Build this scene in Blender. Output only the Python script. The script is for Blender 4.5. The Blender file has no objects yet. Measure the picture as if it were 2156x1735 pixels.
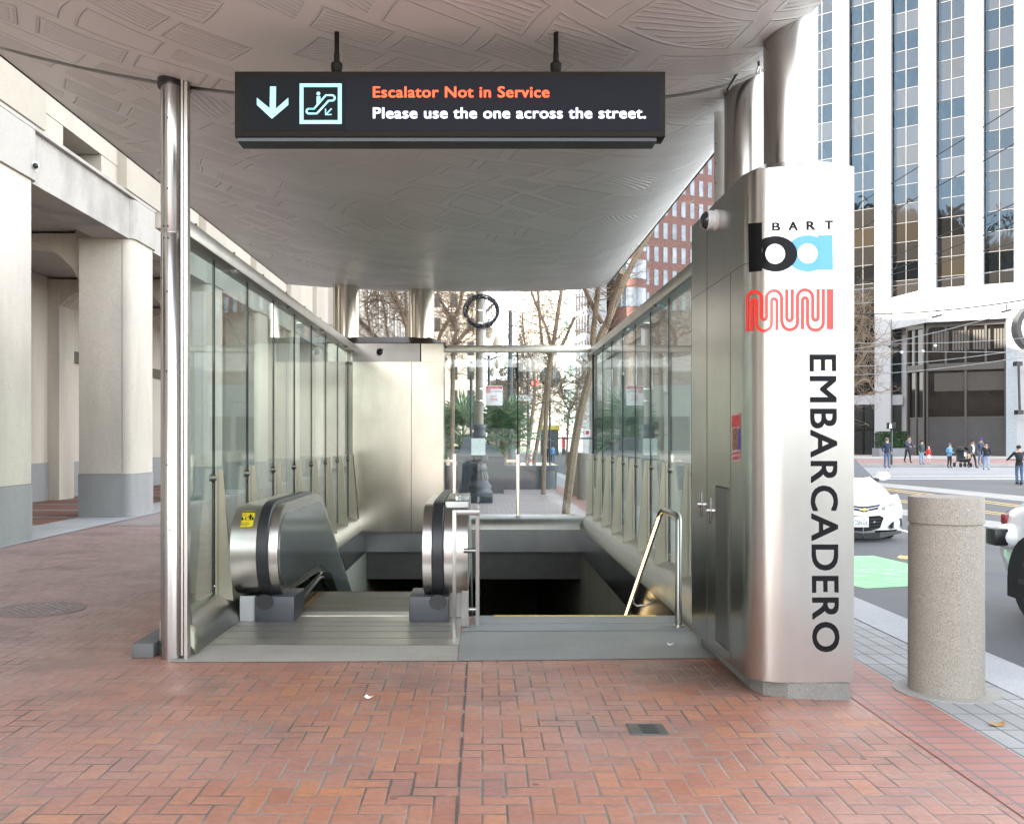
import bpy, bmesh, math, random
from mathutils import Vector, Matrix
R = math.radians
S = bpy.context.scene
COL = S.collection
# ------------------------------------------------------------------ camera, sky, sun, exposure
FPX, CX, CY, EYE = 2050.0, 1015.0, 927.0, 1.52     # focal length and vanishing point of the photo (2156 px wide)
cam = bpy.data.objects.new('camera', bpy.data.cameras.new('camera')); COL.objects.link(cam)
cam.location = (0, 0, EYE); cam.rotation_euler = (R(90), 0, 0)
cam.data.sensor_width = 36; cam.data.lens = 36 * FPX / 2156
cam.data.shift_x = (1078 - CX) / 2156; cam.data.shift_y = (CY - 867.5) / 2156
cam.data.clip_start = 0.05; cam.data.clip_end = 3000
S.camera = cam
SUN_DIR = Vector((-0.95, -0.31, 0)).normalized(); SUN_EL = R(26)
W = bpy.data.worlds.new('World'); S.world = W; W.use_nodes = True
wn = W.node_tree; bg = wn.nodes['Background']
sky = wn.nodes.new('ShaderNodeTexSky'); sky.sky_type = 'NISHITA'; sky.sun_disc = False
sky.sun_elevation = SUN_EL; sky.sun_rotation = math.atan2(SUN_DIR.x, SUN_DIR.y)
sky.air_density = 1.0; sky.dust_density = 0.7; sky.ozone_density = 1.0
hs = wn.nodes.new('ShaderNodeHueSaturation'); hs.inputs['Saturation'].default_value = 0.28
wn.links.new(sky.outputs[0], hs.inputs['Color']); wn.links.new(hs.outputs[0], bg.inputs['Color'])
bg.inputs['Strength'].default_value = 0.15
sl = bpy.data.lights.new('sun', 'SUN'); sl.energy = 3.0; sl.angle = R(0.5); sl.color = (1.0, 0.93, 0.82)
so = bpy.data.objects.new('sun', sl); COL.objects.link(so)
sd = Vector((SUN_DIR.x * math.cos(SUN_EL), SUN_DIR.y * math.cos(SUN_EL), math.sin(SUN_EL)))
so.rotation_euler = sd.to_track_quat('Z', 'Y').to_euler(); so.location = (-30, -30, 60)
S.view_settings.view_transform = 'Standard'; S.view_settings.look = 'None'
S.view_settings.gamma = 1; S.view_settings.exposure = 3.13
S.render.engine = 'CYCLES'
S.cycles.max_bounces = 10; S.cycles.transparent_max_bounces = 40
S.cycles.caustics_reflective = False; S.cycles.caustics_refractive = False
S.cycles.sample_clamp_indirect = 4.0

def P(px, py, y): return Vector(((px - CX) * y / FPX, y, EYE - (py - CY) * y / FPX))
def lin(c):
    return tuple((x / 12.92 if x <= .04045 else ((x + .055) / 1.055) ** 2.4) for x in [v / 255 for v in c])

# ------------------------------------------------------------------ mesh builder
class MB:
    def __init__(s): s.v = []; s.f = []; s.m = []
    def add(s, vs, fs, mi=0):
        o = len(s.v); s.v += [tuple(v) for v in vs]
        for f in fs: s.f.append([i + o for i in f]); s.m.append(mi)
        return s
    def box(s, x0, x1, y0, y1, z0, z1, mi=0):
        vs = [(x, y, z) for z in (z0, z1) for y in (y0, y1) for x in (x0, x1)]
        return s.add(vs, [(0, 2, 3, 1), (4, 5, 7, 6), (0, 1, 5, 4), (2, 6, 7, 3), (0, 4, 6, 2), (1, 3, 7, 5)], mi)
    def obox(s, c, U, V, N, hu, hv, hn, mi=0):
        c = Vector(c); vs = [c + U * (a * hu) + V * (b * hv) + N * (d * hn) for d in (-1, 1) for b in (-1, 1) for a in (-1, 1)]
        return s.add(vs, [(0, 2, 3, 1), (4, 5, 7, 6), (0, 1, 5, 4), (2, 6, 7, 3), (0, 4, 6, 2), (1, 3, 7, 5)], mi)
    def poly(s, pts, mi=0): return s.add(pts, [list(range(len(pts)))], mi)
    def prism(s, pts, ax, a0, a1, mi=0, caps=True):
        n = len(pts)
        def g(p, a): return {'x': (a, p[0], p[1]), 'y': (p[0], a, p[1]), 'z': (p[0], p[1], a)}[ax]
        vs = [g(p, a0) for p in pts] + [g(p, a1) for p in pts]
        fs = [(i, (i + 1) % n, n + (i + 1) % n, n + i) for i in range(n)]
        if caps: fs += [list(range(n))[::-1], list(range(n, 2 * n))]
        return s.add(vs, fs, mi)
    def tube(s, path, r, n=8, mi=0, cap=True):
        path = [Vector(p) for p in path]; k = len(path)
        rs = r if isinstance(r, (list, tuple)) else [r] * k
        vs = []; up = None
        for i, p in enumerate(path):
            t = (path[min(i + 1, k - 1)] - path[max(i - 1, 0)])
            t = t.normalized() if t.length > 1e-9 else Vector((0, 0, 1))
            if up is None:
                up = Vector((0, 0, 1)) if abs(t.z) < .9 else Vector((1, 0, 0))
            a = up - t * up.dot(t)
            a = a.normalized() if a.length > 1e-6 else t.orthogonal().normalized()
            b = t.cross(a); up = a
            for j in range(n):
                an = 2 * math.pi * j / n
                vs.append(p + (a * math.cos(an) + b * math.sin(an)) * rs[i])
        fs = []
        for i in range(k - 1):
            for j in range(n):
                fs.append((i * n + j, i * n + (j + 1) % n, (i + 1) * n + (j + 1) % n, (i + 1) * n + j))
        if cap: fs += [list(range(n))[::-1], list(range((k - 1) * n, k * n))]
        return s.add(vs, fs, mi)
    def sweep(s, path, sec, mi=0, cap=True):      # path in the y-z plane, section (dx, dn) with n = normal in that plane
        k = len(path); n = len(sec); vs = []
        for i in range(k):
            a = Vector(path[max(i - 1, 0)]); b = Vector(path[min(i + 1, k - 1)]); t = (b - a).normalized()
            nn = Vector((0, -t.z, t.y))
            for dx, dn in sec: vs.append(Vector(path[i]) + Vector((dx, 0, 0)) + nn * dn)
        fs = []
        for i in range(k - 1):
            for j in range(n): fs.append((i * n + j, i * n + (j + 1) % n, (i + 1) * n + (j + 1) % n, (i + 1) * n + j))
        if cap: fs += [list(range(n))[::-1], list(range((k - 1) * n, k * n))]
        return s.add(vs, fs, mi)
    def lathe(s, prof, c, n=24, mi=0, sx=1, sy=1, axis='z'):
        vs = []
        for r, z in prof:
            for j in range(n):
                a = 2 * math.pi * j / n; u, w = r * math.cos(a) * sx, r * math.sin(a) * sy
                vs.append({'z': (c[0] + u, c[1] + w, c[2] + z), 'x': (c[0] + z, c[1] + u, c[2] + w), 'y': (c[0] + u, c[1] + z, c[2] + w)}[axis])
        k = len(prof); fs = []
        for i in range(k - 1):
            for j in range(n): fs.append((i * n + j, i * n + (j + 1) % n, (i + 1) * n + (j + 1) % n, (i + 1) * n + j))
        fs += [list(range(n))[::-1], list(range((k - 1) * n, k * n))]
        return s.add(vs, fs, mi)
    def grid(s, fn, nu, nv, mi=0):
        vs = [fn(i / nu, j / nv) for j in range(nv + 1) for i in range(nu + 1)]
        fs = [(j * (nu + 1) + i, j * (nu + 1) + i + 1, (j + 1) * (nu + 1) + i + 1, (j + 1) * (nu + 1) + i) for j in range(nv) for i in range(nu)]
        return s.add(vs, fs, mi)
    def ball(s, c, r, n=10, m=6, mi=0, sz=1, sx=1, sy=1):
        prof = [(max(1e-4, r * math.sin(math.pi * i / m)), -r * sz * math.cos(math.pi * i / m)) for i in range(m + 1)]
        return s.lathe(prof, c, n, mi, sx, sy)
    def build(s, name, mat, parent=None, smooth=False, bevel=0, fix=True, ang=35):
        me = bpy.data.meshes.new(name); off = wloc(parent)
        me.from_pydata([(v[0] - off.x, v[1] - off.y, v[2] - off.z) for v in s.v], [], s.f)
        for m in (mat if isinstance(mat, (list, tuple)) else [mat]): me.materials.append(m)
        me.polygons.foreach_set('material_index', s.m)
        if fix or bevel:
            bm = bmesh.new(); bm.from_mesh(me)
            if fix: bmesh.ops.recalc_face_normals(bm, faces=bm.faces)
            if bevel:
                es = [e for e in bm.edges if len(e.link_faces) == 2 and e.calc_face_angle(0) > R(50)]
                bmesh.ops.bevel(bm, geom=es, offset=bevel, segments=2, profile=.5, affect='EDGES', clamp_overlap=True)
            bm.to_mesh(me); bm.free()
        if smooth or bevel:
            me.polygons.foreach_set('use_smooth', [True] * len(me.polygons)); me.set_sharp_from_angle(angle=R(ang))
        me.update()
        o = bpy.data.objects.new(name, me); COL.objects.link(o)
        if parent: o.parent = parent
        return o
def wloc(o):
    v = Vector((0, 0, 0))
    while o: v = v + o.location; o = o.parent
    return v
def tag(o, label=None, cat=None, group=None, kind=None):
    if label: o['label'] = label
    if cat: o['category'] = cat
    if group: o['group'] = group
    if kind: o['kind'] = kind
    return o
def thing(name, loc, label, cat, group=None):
    o = bpy.data.objects.new(name, None); COL.objects.link(o); o.location = loc; o.empty_display_size = .1
    return tag(o, label, cat, group)
def copy_tree(o, parent=None):
    c = o.copy(); COL.objects.link(c)
    if parent: c.parent = parent
    for ch in list(o.children): copy_tree(ch, c)
    return c

_depsdirty = True
def text_polys(body, bold=0.0, spacing=1.0):
    cu = bpy.data.curves.new('t', 'FONT'); cu.body = body; cu.size = 1; cu.offset = bold; cu.space_character = spacing
    cu.resolution_u = 4; cu.dimensions = '2D'; cu.fill_mode = 'FRONT'
    o = bpy.data.objects.new('t', cu); COL.objects.link(o)
    dg = bpy.context.evaluated_depsgraph_get(); ev = o.evaluated_get(dg); me = ev.to_mesh()
    vs = [v.co.copy() for v in me.vertices]; fs = [list(p.vertices) for p in me.polygons]
    ev.to_mesh_clear(); bpy.data.objects.remove(o); bpy.data.curves.remove(cu)
    return vs, fs
def put_text(mb, body, fn, u0, u1, v0, v1, bold=0.0, mi=0, spacing=1.0, heavy=0):
    """text fitted so its ink spans u0..u1 and baseline/cap height v0..v1; fn(u,v)->3D"""
    vs, fs = text_polys(body, bold, spacing)
    cap = text_polys('H', bold)[0]; c0 = min(p.y for p in cap); c1 = max(p.y for p in cap)
    x0 = min(p.x for p in vs); x1 = max(p.x for p in vs)
    base = [Vector(fn(u0 + (p.x - x0) / (x1 - x0) * (u1 - u0), v0 + (p.y - c0) / (c1 - c0) * (v1 - v0))) for p in vs]
    if not heavy: mb.add(base, fs, mi); return
    du = Vector(fn(u0 + heavy * (u1 - u0) / abs(u1 - u0), v0)) - Vector(fn(u0, v0)); dv = Vector(fn(u0, v0 + heavy * (v1 - v0) / abs(v1 - v0))) - Vector(fn(u0, v0))
    k = 0
    for a_, b_ in ((-1, -.6), (-1, .6), (1, -.6), (1, .6), (0, 0)):      # layered copies make the strokes heavy
        mb.add([q + du * a_ + dv * b_ + Vector((0, -1, 0)) * (.00015 * k) for q in base], fs, mi); k += 1

# ------------------------------------------------------------------ materials
class NT:
    def __init__(s, name):
        s.mat = bpy.data.materials.new(name); s.mat.use_nodes = True; s.t = s.mat.node_tree; s.t.nodes.clear()
        s.out = s.n('OutputMaterial'); s.b = s.n('BsdfPrincipled'); s.l(s.b.outputs[0], s.out.inputs[0])
    def n(s, t, **k):
        x = s.t.nodes.new('ShaderNode' + t)
        for a, b in k.items(): setattr(x, a, b)
        return x
    def l(s, a, b): s.t.links.new(a, b)
    def i(s, sock, v):
        if isinstance(v, bpy.types.NodeSocket): s.l(v, sock)
        else: sock.default_value = v
    def m(s, op, a, b=0.0, c=0.0):
        x = s.n('Math', operation=op); s.i(x.inputs[0], a); s.i(x.inputs[1], b); s.i(x.inputs[2], c); return x.outputs[0]
    def vm(s, op, a, b=(0, 0, 0)):
        x = s.n('VectorMath', operation=op); s.i(x.inputs[0], a); s.i(x.inputs[1], b); return x.outputs[0]
    def mix(s, f, a, b, mode='MIX'):
        x = s.n('Mix', data_type='RGBA', blend_type=mode); s.i(x.inputs[0], f)
        for k, v in ((6, a), (7, b)):
            if isinstance(v, (tuple, list)) and len(v) == 3: v = (*v, 1)
            s.i(x.inputs[k], v)
        return x.outputs[2]
    def mixf(s, f, a, b):
        x = s.n('Mix', data_type='FLOAT'); s.i(x.inputs[0], f); s.i(x.inputs[2], a); s.i(x.inputs[3], b); return x.outputs[0]
    def noise(s, scale, detail=4, vec=None, rough=.55, dist=0):
        x = s.n('TexNoise'); x.inputs['Scale'].default_value = scale; x.inputs['Detail'].default_value = detail
        x.inputs['Roughness'].default_value = rough; x.inputs['Distortion'].default_value = dist
        s.l(vec if vec else s.pos(), x.inputs['Vector']); return x.outputs[0]
    def pos(s):
        if not hasattr(s, '_p'): s._p = s.n('NewGeometry').outputs['Position']
        return s._p
    def scaled(s, v, vec=None):
        return s.vm('MULTIPLY', vec if vec else s.pos(), v)
    def mr(s, v, a, b, c=0.0, d=1.0, kind='LINEAR'):
        x = s.n('MapRange', interpolation_type=kind)
        s.i(x.inputs[0], v)
        for k, w in ((1, a), (2, b), (3, c), (4, d)): s.i(x.inputs[k], w)
        return x.outputs[0]
    def bump(s, h, strength=.5, dist=.01):
        x = s.n('Bump'); x.inputs['Strength'].default_value = strength; x.inputs['Distance'].default_value = dist
        s.l(h, x.inputs['Height']); s.l(x.outputs[0], s.b.inputs['Normal']); return x
    def set(s, **k):
        nm = {'col': 'Base Color', 'rough': 'Roughness', 'metal': 'Metallic', 'spec': 'Specular IOR Level', 'em': 'Emission Color', 'es': 'Emission Strength', 'coat': 'Coat Weight', 'aniso': 'Anisotropic'}
        for a, v in k.items():
            if a in ('col', 'em') and isinstance(v, (tuple, list)) and len(v) == 3: v = (*v, 1)
            s.i(s.b.inputs[nm[a]], v)
        return s
def plain(name, col, rough=.5, metal=0.0, var=.12, scale=6, bump=0.0, bs=60, spec=.5, coat=0.0):
    t = NT(name); f = t.noise(scale, 5)
    a = tuple(max(0, c * (1 - var)) for c in col); b = tuple(min(1, c * (1 + var)) for c in col)
    t.set(col=t.mix(t.mr(f, .3, .7), a, b), rough=rough, metal=metal, spec=spec, coat=coat)
    if bump: t.bump(t.noise(bs, 6), bump, .01)
    return t.mat
def steel(name, col=(.60, .57, .53), rough=.30, brush=(220, 220, 3), smudge=.02, bmp=.004):
    t = NT(name); st = t.noise(1, 3, t.scaled(brush)); sm = t.noise(1.7, 5); dirt = t.noise(4.5, 6, t.scaled((1, 1, .35)))
    r = t.m('ADD', t.mr(sm, .3, .7, rough - smudge, rough + smudge), t.mr(st, .3, .7, -.004, .004))
    c = t.mix(t.mr(dirt, .35, .75), tuple(x * 1.04 for x in col), tuple(x * .90 for x in col))
    t.set(col=c, rough=r, metal=1.0); t.bump(st, bmp, .001); return t.mat
def glass(name, tint=(.9, .95, .93), refl=1.0, ior=1.52, wob=0.0, film=.06):
    t = NT(name); t.t.nodes.remove(t.b)
    tr = t.n('BsdfTransparent'); tr.inputs[0].default_value = (*tint, 1); gl = t.n('BsdfGlossy'); gl.inputs['Roughness'].default_value = .015
    mx = t.n('MixShader'); ge = t.n('NewGeometry'); dt = t.n('VectorMath', operation='DOT_PRODUCT'); t.l(ge.outputs['Normal'], dt.inputs[0]); t.l(ge.outputs['Incoming'], dt.inputs[1])
    f0 = ((ior - 1) / (ior + 1)) ** 2; fres = t.m('ADD', f0, t.m('MULTIPLY', 1 - f0, t.m('POWER', t.m('SUBTRACT', 1.0, t.m('ABSOLUTE', dt.outputs['Value'])), 5.0)))
    if wob:
        bp = t.n('Bump'); bp.inputs['Strength'].default_value = wob; bp.inputs['Distance'].default_value = .02
        t.l(t.noise(1.3, 2), bp.inputs['Height']); t.l(bp.outputs[0], gl.inputs['Normal'])
    df = t.n('BsdfDiffuse'); df.inputs[0].default_value = (.48, .64, .56, 1); tl = t.n('BsdfTranslucent'); tl.inputs[0].default_value = (.48, .64, .56, 1)
    ad = t.n('MixShader'); ad.inputs[0].default_value = .5; t.l(df.outputs[0], ad.inputs[1]); t.l(tl.outputs[0], ad.inputs[2])
    m0 = t.n('MixShader'); t.l(t.mr(t.noise(1.1, 5, t.scaled((2, 2, .4))), .3, .7, film * .7, film * 1.3), m0.inputs[0]); t.l(tr.outputs[0], m0.inputs[1]); t.l(ad.outputs[0], m0.inputs[2])
    t.l(t.m('MULTIPLY', fres, refl), mx.inputs[0]); t.l(m0.outputs[0], mx.inputs[1]); t.l(gl.outputs[0], mx.inputs[2]); t.l(mx.outputs[0], t.out.inputs[0])
    return t.mat
def emis(name, col, s):
    t = NT(name); t.set(col=col, em=col, es=s, rough=.6); return t.mat

def herring(name, u, pal, mort, wet=.5):
    t = NT(name); sp = t.n('SeparateXYZ')
    wob = t.noise(9, 2); t.l(t.pos(), sp.inputs[0])
    x = t.m('DIVIDE', t.m('ADD', sp.outputs[0], t.m('MULTIPLY', t.m('SUBTRACT', wob, .5), .006)), u)
    y = t.m('DIVIDE', t.m('ADD', sp.outputs[1], t.m('MULTIPLY', t.m('SUBTRACT', t.noise(8, 2), .5), .008)), u)
    i = t.m('FLOOR', x); j = t.m('FLOOR', y); fx = t.m('SUBTRACT', x, i); fy = t.m('SUBTRACT', y, j)
    k = t.m('FLOORED_MODULO', t.m('SUBTRACT', i, j), 4)
    isH = t.m('LESS_THAN', k, 1.5); k1 = t.m('COMPARE', k, 1, .5); k2 = t.m('COMPARE', k, 2, .5)
    px = t.m('ADD', fx, k1); py = t.m('ADD', fy, k2)
    dh = t.m('MINIMUM', t.m('MINIMUM', px, t.m('SUBTRACT', 2, px)), t.m('MINIMUM', fy, t.m('SUBTRACT', 1, fy)))
    dv = t.m('MINIMUM', t.m('MINIMUM', py, t.m('SUBTRACT', 2, py)), t.m('MINIMUM', fx, t.m('SUBTRACT', 1, fx)))
    d = t.mixf(isH, dv, dh)
    cb = t.n('CombineXYZ'); t.l(t.m('SUBTRACT', i, k1), cb.inputs[0]); t.l(t.m('SUBTRACT', j, k2), cb.inputs[1])
    wn_ = t.n('TexWhiteNoise', noise_dimensions='3D'); t.l(cb.outputs[0], wn_.inputs['Vector']); rnd = wn_.outputs['Value']
    mw = t.mr(t.noise(2.2, 3), .35, .65, .02, .085)
    mask = t.mr(d, t.m('MULTIPLY', mw, .55), mw)
    cr = t.n('ValToRGB'); cr.color_ramp.interpolation = 'LINEAR'
    el = cr.color_ramp.elements
    for q, (p_, c_) in enumerate(pal):
        e = el[q] if q < 2 else el.new(p_)
        e.position = p_; e.color = (*c_, 1)
    t.l(rnd, cr.inputs[0])
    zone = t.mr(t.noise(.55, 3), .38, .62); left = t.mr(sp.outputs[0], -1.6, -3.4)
    col = t.mix(t.m('MULTIPLY', t.m('MAXIMUM', t.m('MULTIPLY', zone, .55), left), .75), cr.outputs[0], (.35, .255, .25))  # zone: brick variation; left: paler purple-grey painted in against the building's shade
    col = t.mix(t.mr(t.noise(30, 5), .35, .75, 0, .38), col, (.10, .055, .045))
    stain = t.mr(t.noise(1.1, 6, rough=.65), .50, .72, 0, .6)
    col = t.mix(stain, col, (.12, .075, .06))
    vg = t.n('TexVoronoi'); vg.inputs['Scale'].default_value = 3.6; t.l(t.pos(), vg.inputs['Vector']); col = t.mix(t.m('MULTIPLY', t.m('LESS_THAN', vg.outputs['Distance'], .062), .65), col, (.06, .045, .04))
    vw = t.n('TexVoronoi'); vw.inputs['Scale'].default_value = 1.1; t.l(t.pos(), vw.inputs['Vector']); col = t.mix(t.m('MULTIPLY', t.m('LESS_THAN', vw.outputs['Distance'], .018), .7), col, (.40, .36, .33))
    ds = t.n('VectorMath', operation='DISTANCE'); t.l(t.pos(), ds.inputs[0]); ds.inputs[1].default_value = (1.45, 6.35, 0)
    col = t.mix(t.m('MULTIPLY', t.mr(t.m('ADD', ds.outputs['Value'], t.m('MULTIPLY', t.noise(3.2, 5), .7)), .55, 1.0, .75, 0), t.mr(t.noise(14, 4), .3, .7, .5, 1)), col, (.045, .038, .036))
    mc = t.mix(t.mr(t.noise(1.6, 3), .4, .6), mort, tuple(c * .35 for c in mort))
    col = t.mix(mask, mc, col)
    t.set(col=col, rough=t.mr(t.noise(3, 4), .3, .7, wet - .1, wet + .15))
    h = t.m('ADD', t.m('MULTIPLY', t.mr(d, 0, .10), .8), t.m('ADD', t.m('MULTIPLY', t.noise(70, 4), .25), t.m('MULTIPLY', rnd, .35)))
    t.bump(h, .55, .006); return t.mat
def brickgrid(name, c1, c2, mort, bw, bh, ms=.006, offset=.5, rough=.6, plane='xy', bump=.4):
    t = NT(name); b = t.n('TexBrick'); v = t.pos()
    if plane != 'xy':
        sp = t.n('SeparateXYZ'); t.l(v, sp.inputs[0]); cb = t.n('CombineXYZ')
        a = {'xz': (0, 2), 'yz': (1, 2), 'yx': (1, 0)}[plane]
        t.l(sp.outputs[a[0]], cb.inputs[0]); t.l(sp.outputs[a[1]], cb.inputs[1]); v = cb.outputs[0]
    t.l(v, b.inputs['Vector']); b.offset = offset
    for k, w in (('Color1', (*c1, 1)), ('Color2', (*c2, 1)), ('Mortar', (*mort, 1)), ('Scale', 1.0), ('Mortar Size', ms), ('Brick Width', bw), ('Row Height', bh), ('Mortar Smooth', .2)): b.inputs[k].default_value = w
    col = t.mix(t.mr(t.noise(2.3, 6), .35, .7, 0, .35), b.outputs[0], tuple(x * .45 for x in c1))
    t.set(col=col, rough=rough)
    t.bump(t.m('ADD', t.m('MULTIPLY', b.outputs[1], -1.0), t.m('MULTIPLY', t.noise(60, 4), .2)), bump, .005); return t.mat
def stone(name, col, spk=.35, rough=.7, stain=.35, sscale=160, bump=.25, st=(1, 1, .25)):
    t = NT(name); a = t.noise(sscale, 2, rough=.8); w = t.noise(1.1, 6, t.scaled(st)); f = t.noise(9, 5)
    c = t.mix(t.mr(a, .38, .64), tuple(x * (1 - spk) for x in col), tuple(min(1, x * (1 + spk * .6)) for x in col))
    c = t.mix(t.mr(w, .46, .72, 0, stain), c, tuple(x * .42 for x in col))
    c = t.mix(t.mr(f, .5, .8, 0, .2), c, tuple(x * .6 for x in col))
    t.set(col=c, rough=rough); t.bump(a, bump, .003); return t.mat

STEEL = steel('brushed_steel'); STEEL_W = steel('brushed_steel_warm', (.70, .645, .55), .19)
STEEL_D = steel('dull_dark_steel', (.22, .21, .20), .38); STEEL_B = steel('bright_steel', (.70, .69, .67), .22)
STEEL_R = steel('satin_roof_steel', (.62, .60, .57), .42, (3, 220, 220))
STEEL_L = steel('landing_steel', (.56, .53, .48), .42, (3, 260, 260), .08)
GLASS = glass('clear_glass', (.885, .955, .92)); GLASS_B = glass('bluish_glass', (.93, .97, .97), film=.004)
BLACK = plain('black_satin', (.012, .012, .013), .35); BLACKM = plain('black_matte', (.014, .014, .015), .7)
RUBBER = plain('black_rubber', (.02, .02, .022), .42, bump=.1)
BRONZE = plain('dark_bronze', (.012, .010, .008), .55, .0, spec=.12)
CONC = stone('concrete', (.30, .285, .26), .25, .8); CONC_L = stone('pale_concrete', (.36, .35, .33), .3, .75, .4, 120)
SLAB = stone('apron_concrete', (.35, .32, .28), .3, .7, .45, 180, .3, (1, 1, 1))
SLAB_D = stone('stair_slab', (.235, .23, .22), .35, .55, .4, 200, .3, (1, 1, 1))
GRAN = stone('grey_granite', (.33, .33, .325), .45, .65, .45, 220)
CREAM = stone('cream_stone', (.58, .52, .44), .14, .75, .42, 70, .15); CREAM_L = stone('light_cream_stone', (.46, .41, .34), .10, .8, .2, 60, .1)
WEATH = stone('weathered_stone', (.42, .39, .35), .22, .8, .75, 90, .2, (.8, .8, .5))
BOLL = stone('bollard_aggregate', (.285, .255, .215), .42, .8, .35, 170, .6)
WELL = stone('well_concrete', (.27, .25, .21), .2, .8, .3, 60)
DARKG = stone('black_granite', (.045, .055, .065), .4, .22, .3, 200, .05)
YEL = plain('safety_yellow', (.62, .42, .05), .6, var=.2, scale=25)
PLASTIC_W = plain('white_plastic', (.75, .75, .74), .35); WHITE_P = plain('white_paint', (.78, .79, .80), .18, coat=.8, var=.02)
CHROME = plain('chrome', (.75, .75, .76), .12, 1.0, var=.03)
TYRE = plain('tyre_rubber', (.018, .018, .019), .75, bump=.2)
CARGLASS = plain('car_glass', (.012, .016, .020), .04, var=.05, spec=.9)
BARK = stone('tree_bark', (.255, .19, .128), .4, .9, .35, 40, .9, (1, 1, 3)); TWIG = plain('twig_bark', (.17, .12, .085), .85)
IRON = plain('cast_iron_paint', (.030, .040, .050), .4, bump=.3); POLEP = plain('pole_paint', (.20, .175, .14), .45, .2)
RED_V = plain('red_vinyl', (.72, .030, .022), .30, var=.05); BLK_V = plain('black_vinyl', (.003, .003, .004), .45, spec=.15); BLU_V = plain('blue_vinyl', (.075, .29, .60), .35, var=.05)
# ================================================================== ground
HX0, HX1, HY0, HY1 = -2.02, 1.69, 8.42, 16.9          # stairwell opening
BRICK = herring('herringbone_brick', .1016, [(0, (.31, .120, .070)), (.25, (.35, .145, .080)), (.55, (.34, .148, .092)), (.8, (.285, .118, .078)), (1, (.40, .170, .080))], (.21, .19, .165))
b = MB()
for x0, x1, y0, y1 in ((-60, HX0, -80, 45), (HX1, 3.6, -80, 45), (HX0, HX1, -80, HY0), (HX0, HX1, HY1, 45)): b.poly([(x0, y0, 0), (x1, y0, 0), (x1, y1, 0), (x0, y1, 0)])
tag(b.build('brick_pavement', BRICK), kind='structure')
ASPH = NT('asphalt')
a = ASPH.noise(140, 2, rough=.8); w = ASPH.noise(.35, 5)
c = ASPH.mix(ASPH.mr(a, .35, .7), (.055, .058, .063), (.10, .102, .106)); c = ASPH.mix(ASPH.mr(w, .4, .7, 0, .6), c, (.125, .125, .125))
ASPH.set(col=c, rough=.8); ASPH.bump(a, .4, .004)
b = MB()
for x0, x1, y0, y1 in ((-900, -60, -300, 1600), (3.6, 900, -300, 1600), (-60, 3.6, -300, -80), (-60, 3.6, 45, 1600)): b.poly([(x0, y0, -.15), (x1, y0, -.15), (x1, y1, -.15), (x0, y1, -.15)])
tag(b.build('road', ASPH.mat), kind='structure')
tag(MB().box(3.17, 3.6, -80, 45, -.15, .010).box(-6.7, 3.17, 44.6, 45, -.15, .012).build('kerb', stone('kerb_granite', (.34, .345, .35), .25, .7, .25)), kind='structure')
PAVER = brickgrid('grey_pavers', (.255, .255, .25), (.31, .31, .305), (.10, .10, .10), .30, .118, .007, .0, .7, 'yx')
tag(MB().poly([(2.58, -80, .004), (3.17, -80, .004), (3.17, 45, .004), (2.58, 45, .004)]).build('grey_pavement', PAVER), kind='structure')
BORD = brickgrid('border_brick', (.33, .145, .115), (.27, .115, .10), (.13, .115, .11), .2032, .1016, .009, .5, .55, 'yx')
BORD2 = brickgrid('border_brick_cross', (.34, .15, .115), (.28, .12, .10), (.13, .115, .11), .2032, .1016, .009, .0, .55)
tag(MB().poly([(2.18, -80, .004), (2.58, -80, .004), (2.58, 45, .004), (2.18, 45, .004)]).build('brick_border', BORD2), kind='structure')
# paving behind the entrance: stretcher bond
tag(MB().poly([(-6.7, 17.3, .005), (2.18, 17.3, .005), (2.18, 44.6, .005), (-6.7, 44.6, .005)]).build('back_pavement', brickgrid('back_brick', (.30, .245, .235), (.36, .30, .29), (.15, .14, .14), .2032, .1016, .008, .5, .55)), kind='structure')
tag(MB().poly([(-60, -80, .004), (2.18, -80, .004), (2.18, -4, .004), (-60, -4, .004)]).build('bounce_pavement', stone('bounce_granite', (.36, .34, .31), .15, .7, .2, 60, .1, (1, 1, 1))), kind='structure')  # pale paving added behind the camera to bounce sun under the canopy
b = MB()
for k in range(9):
    yy = 3.05 + .4064 * k; xs = -.1016 * (1 + (k + 1) // 4 * 0); b.box(xs - .006, xs + .005, yy, yy + .30 + .03 * (k % 2), 0, .0032)
tag(b.build('expansion_joint', plain('joint_filler', (.07, .062, .058), .8, bump=.3)), kind='structure')
# entrance apron
b = MB().poly([(-2.13, 6.66, .004), (-.174, 6.70, .004), (-.174, 7.21, .004), (-2.05, 7.23, .004)]).build('concrete_apron', SLAB); tag(b, kind='structure')
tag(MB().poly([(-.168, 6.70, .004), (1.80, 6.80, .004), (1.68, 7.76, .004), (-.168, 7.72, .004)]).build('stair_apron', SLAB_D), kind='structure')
b = MB().poly([(-.168, 7.73, .005), (1.67, 7.77, .005), (1.67, 8.06, .005), (-.09, 8.03, .005)])
b.box(-.07, 1.69, 8.065, 8.42, -.16, .006)
tag(b.build('stair_nosing', stone('nosing_stone', (.215, .22, .225), .4, .5, .4, 220)), kind='structure')
tag(MB().box(.10, 1.50, 8.375, 8.424, -.05, .0095).build('nosing_strip', YEL), kind='structure')
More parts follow.
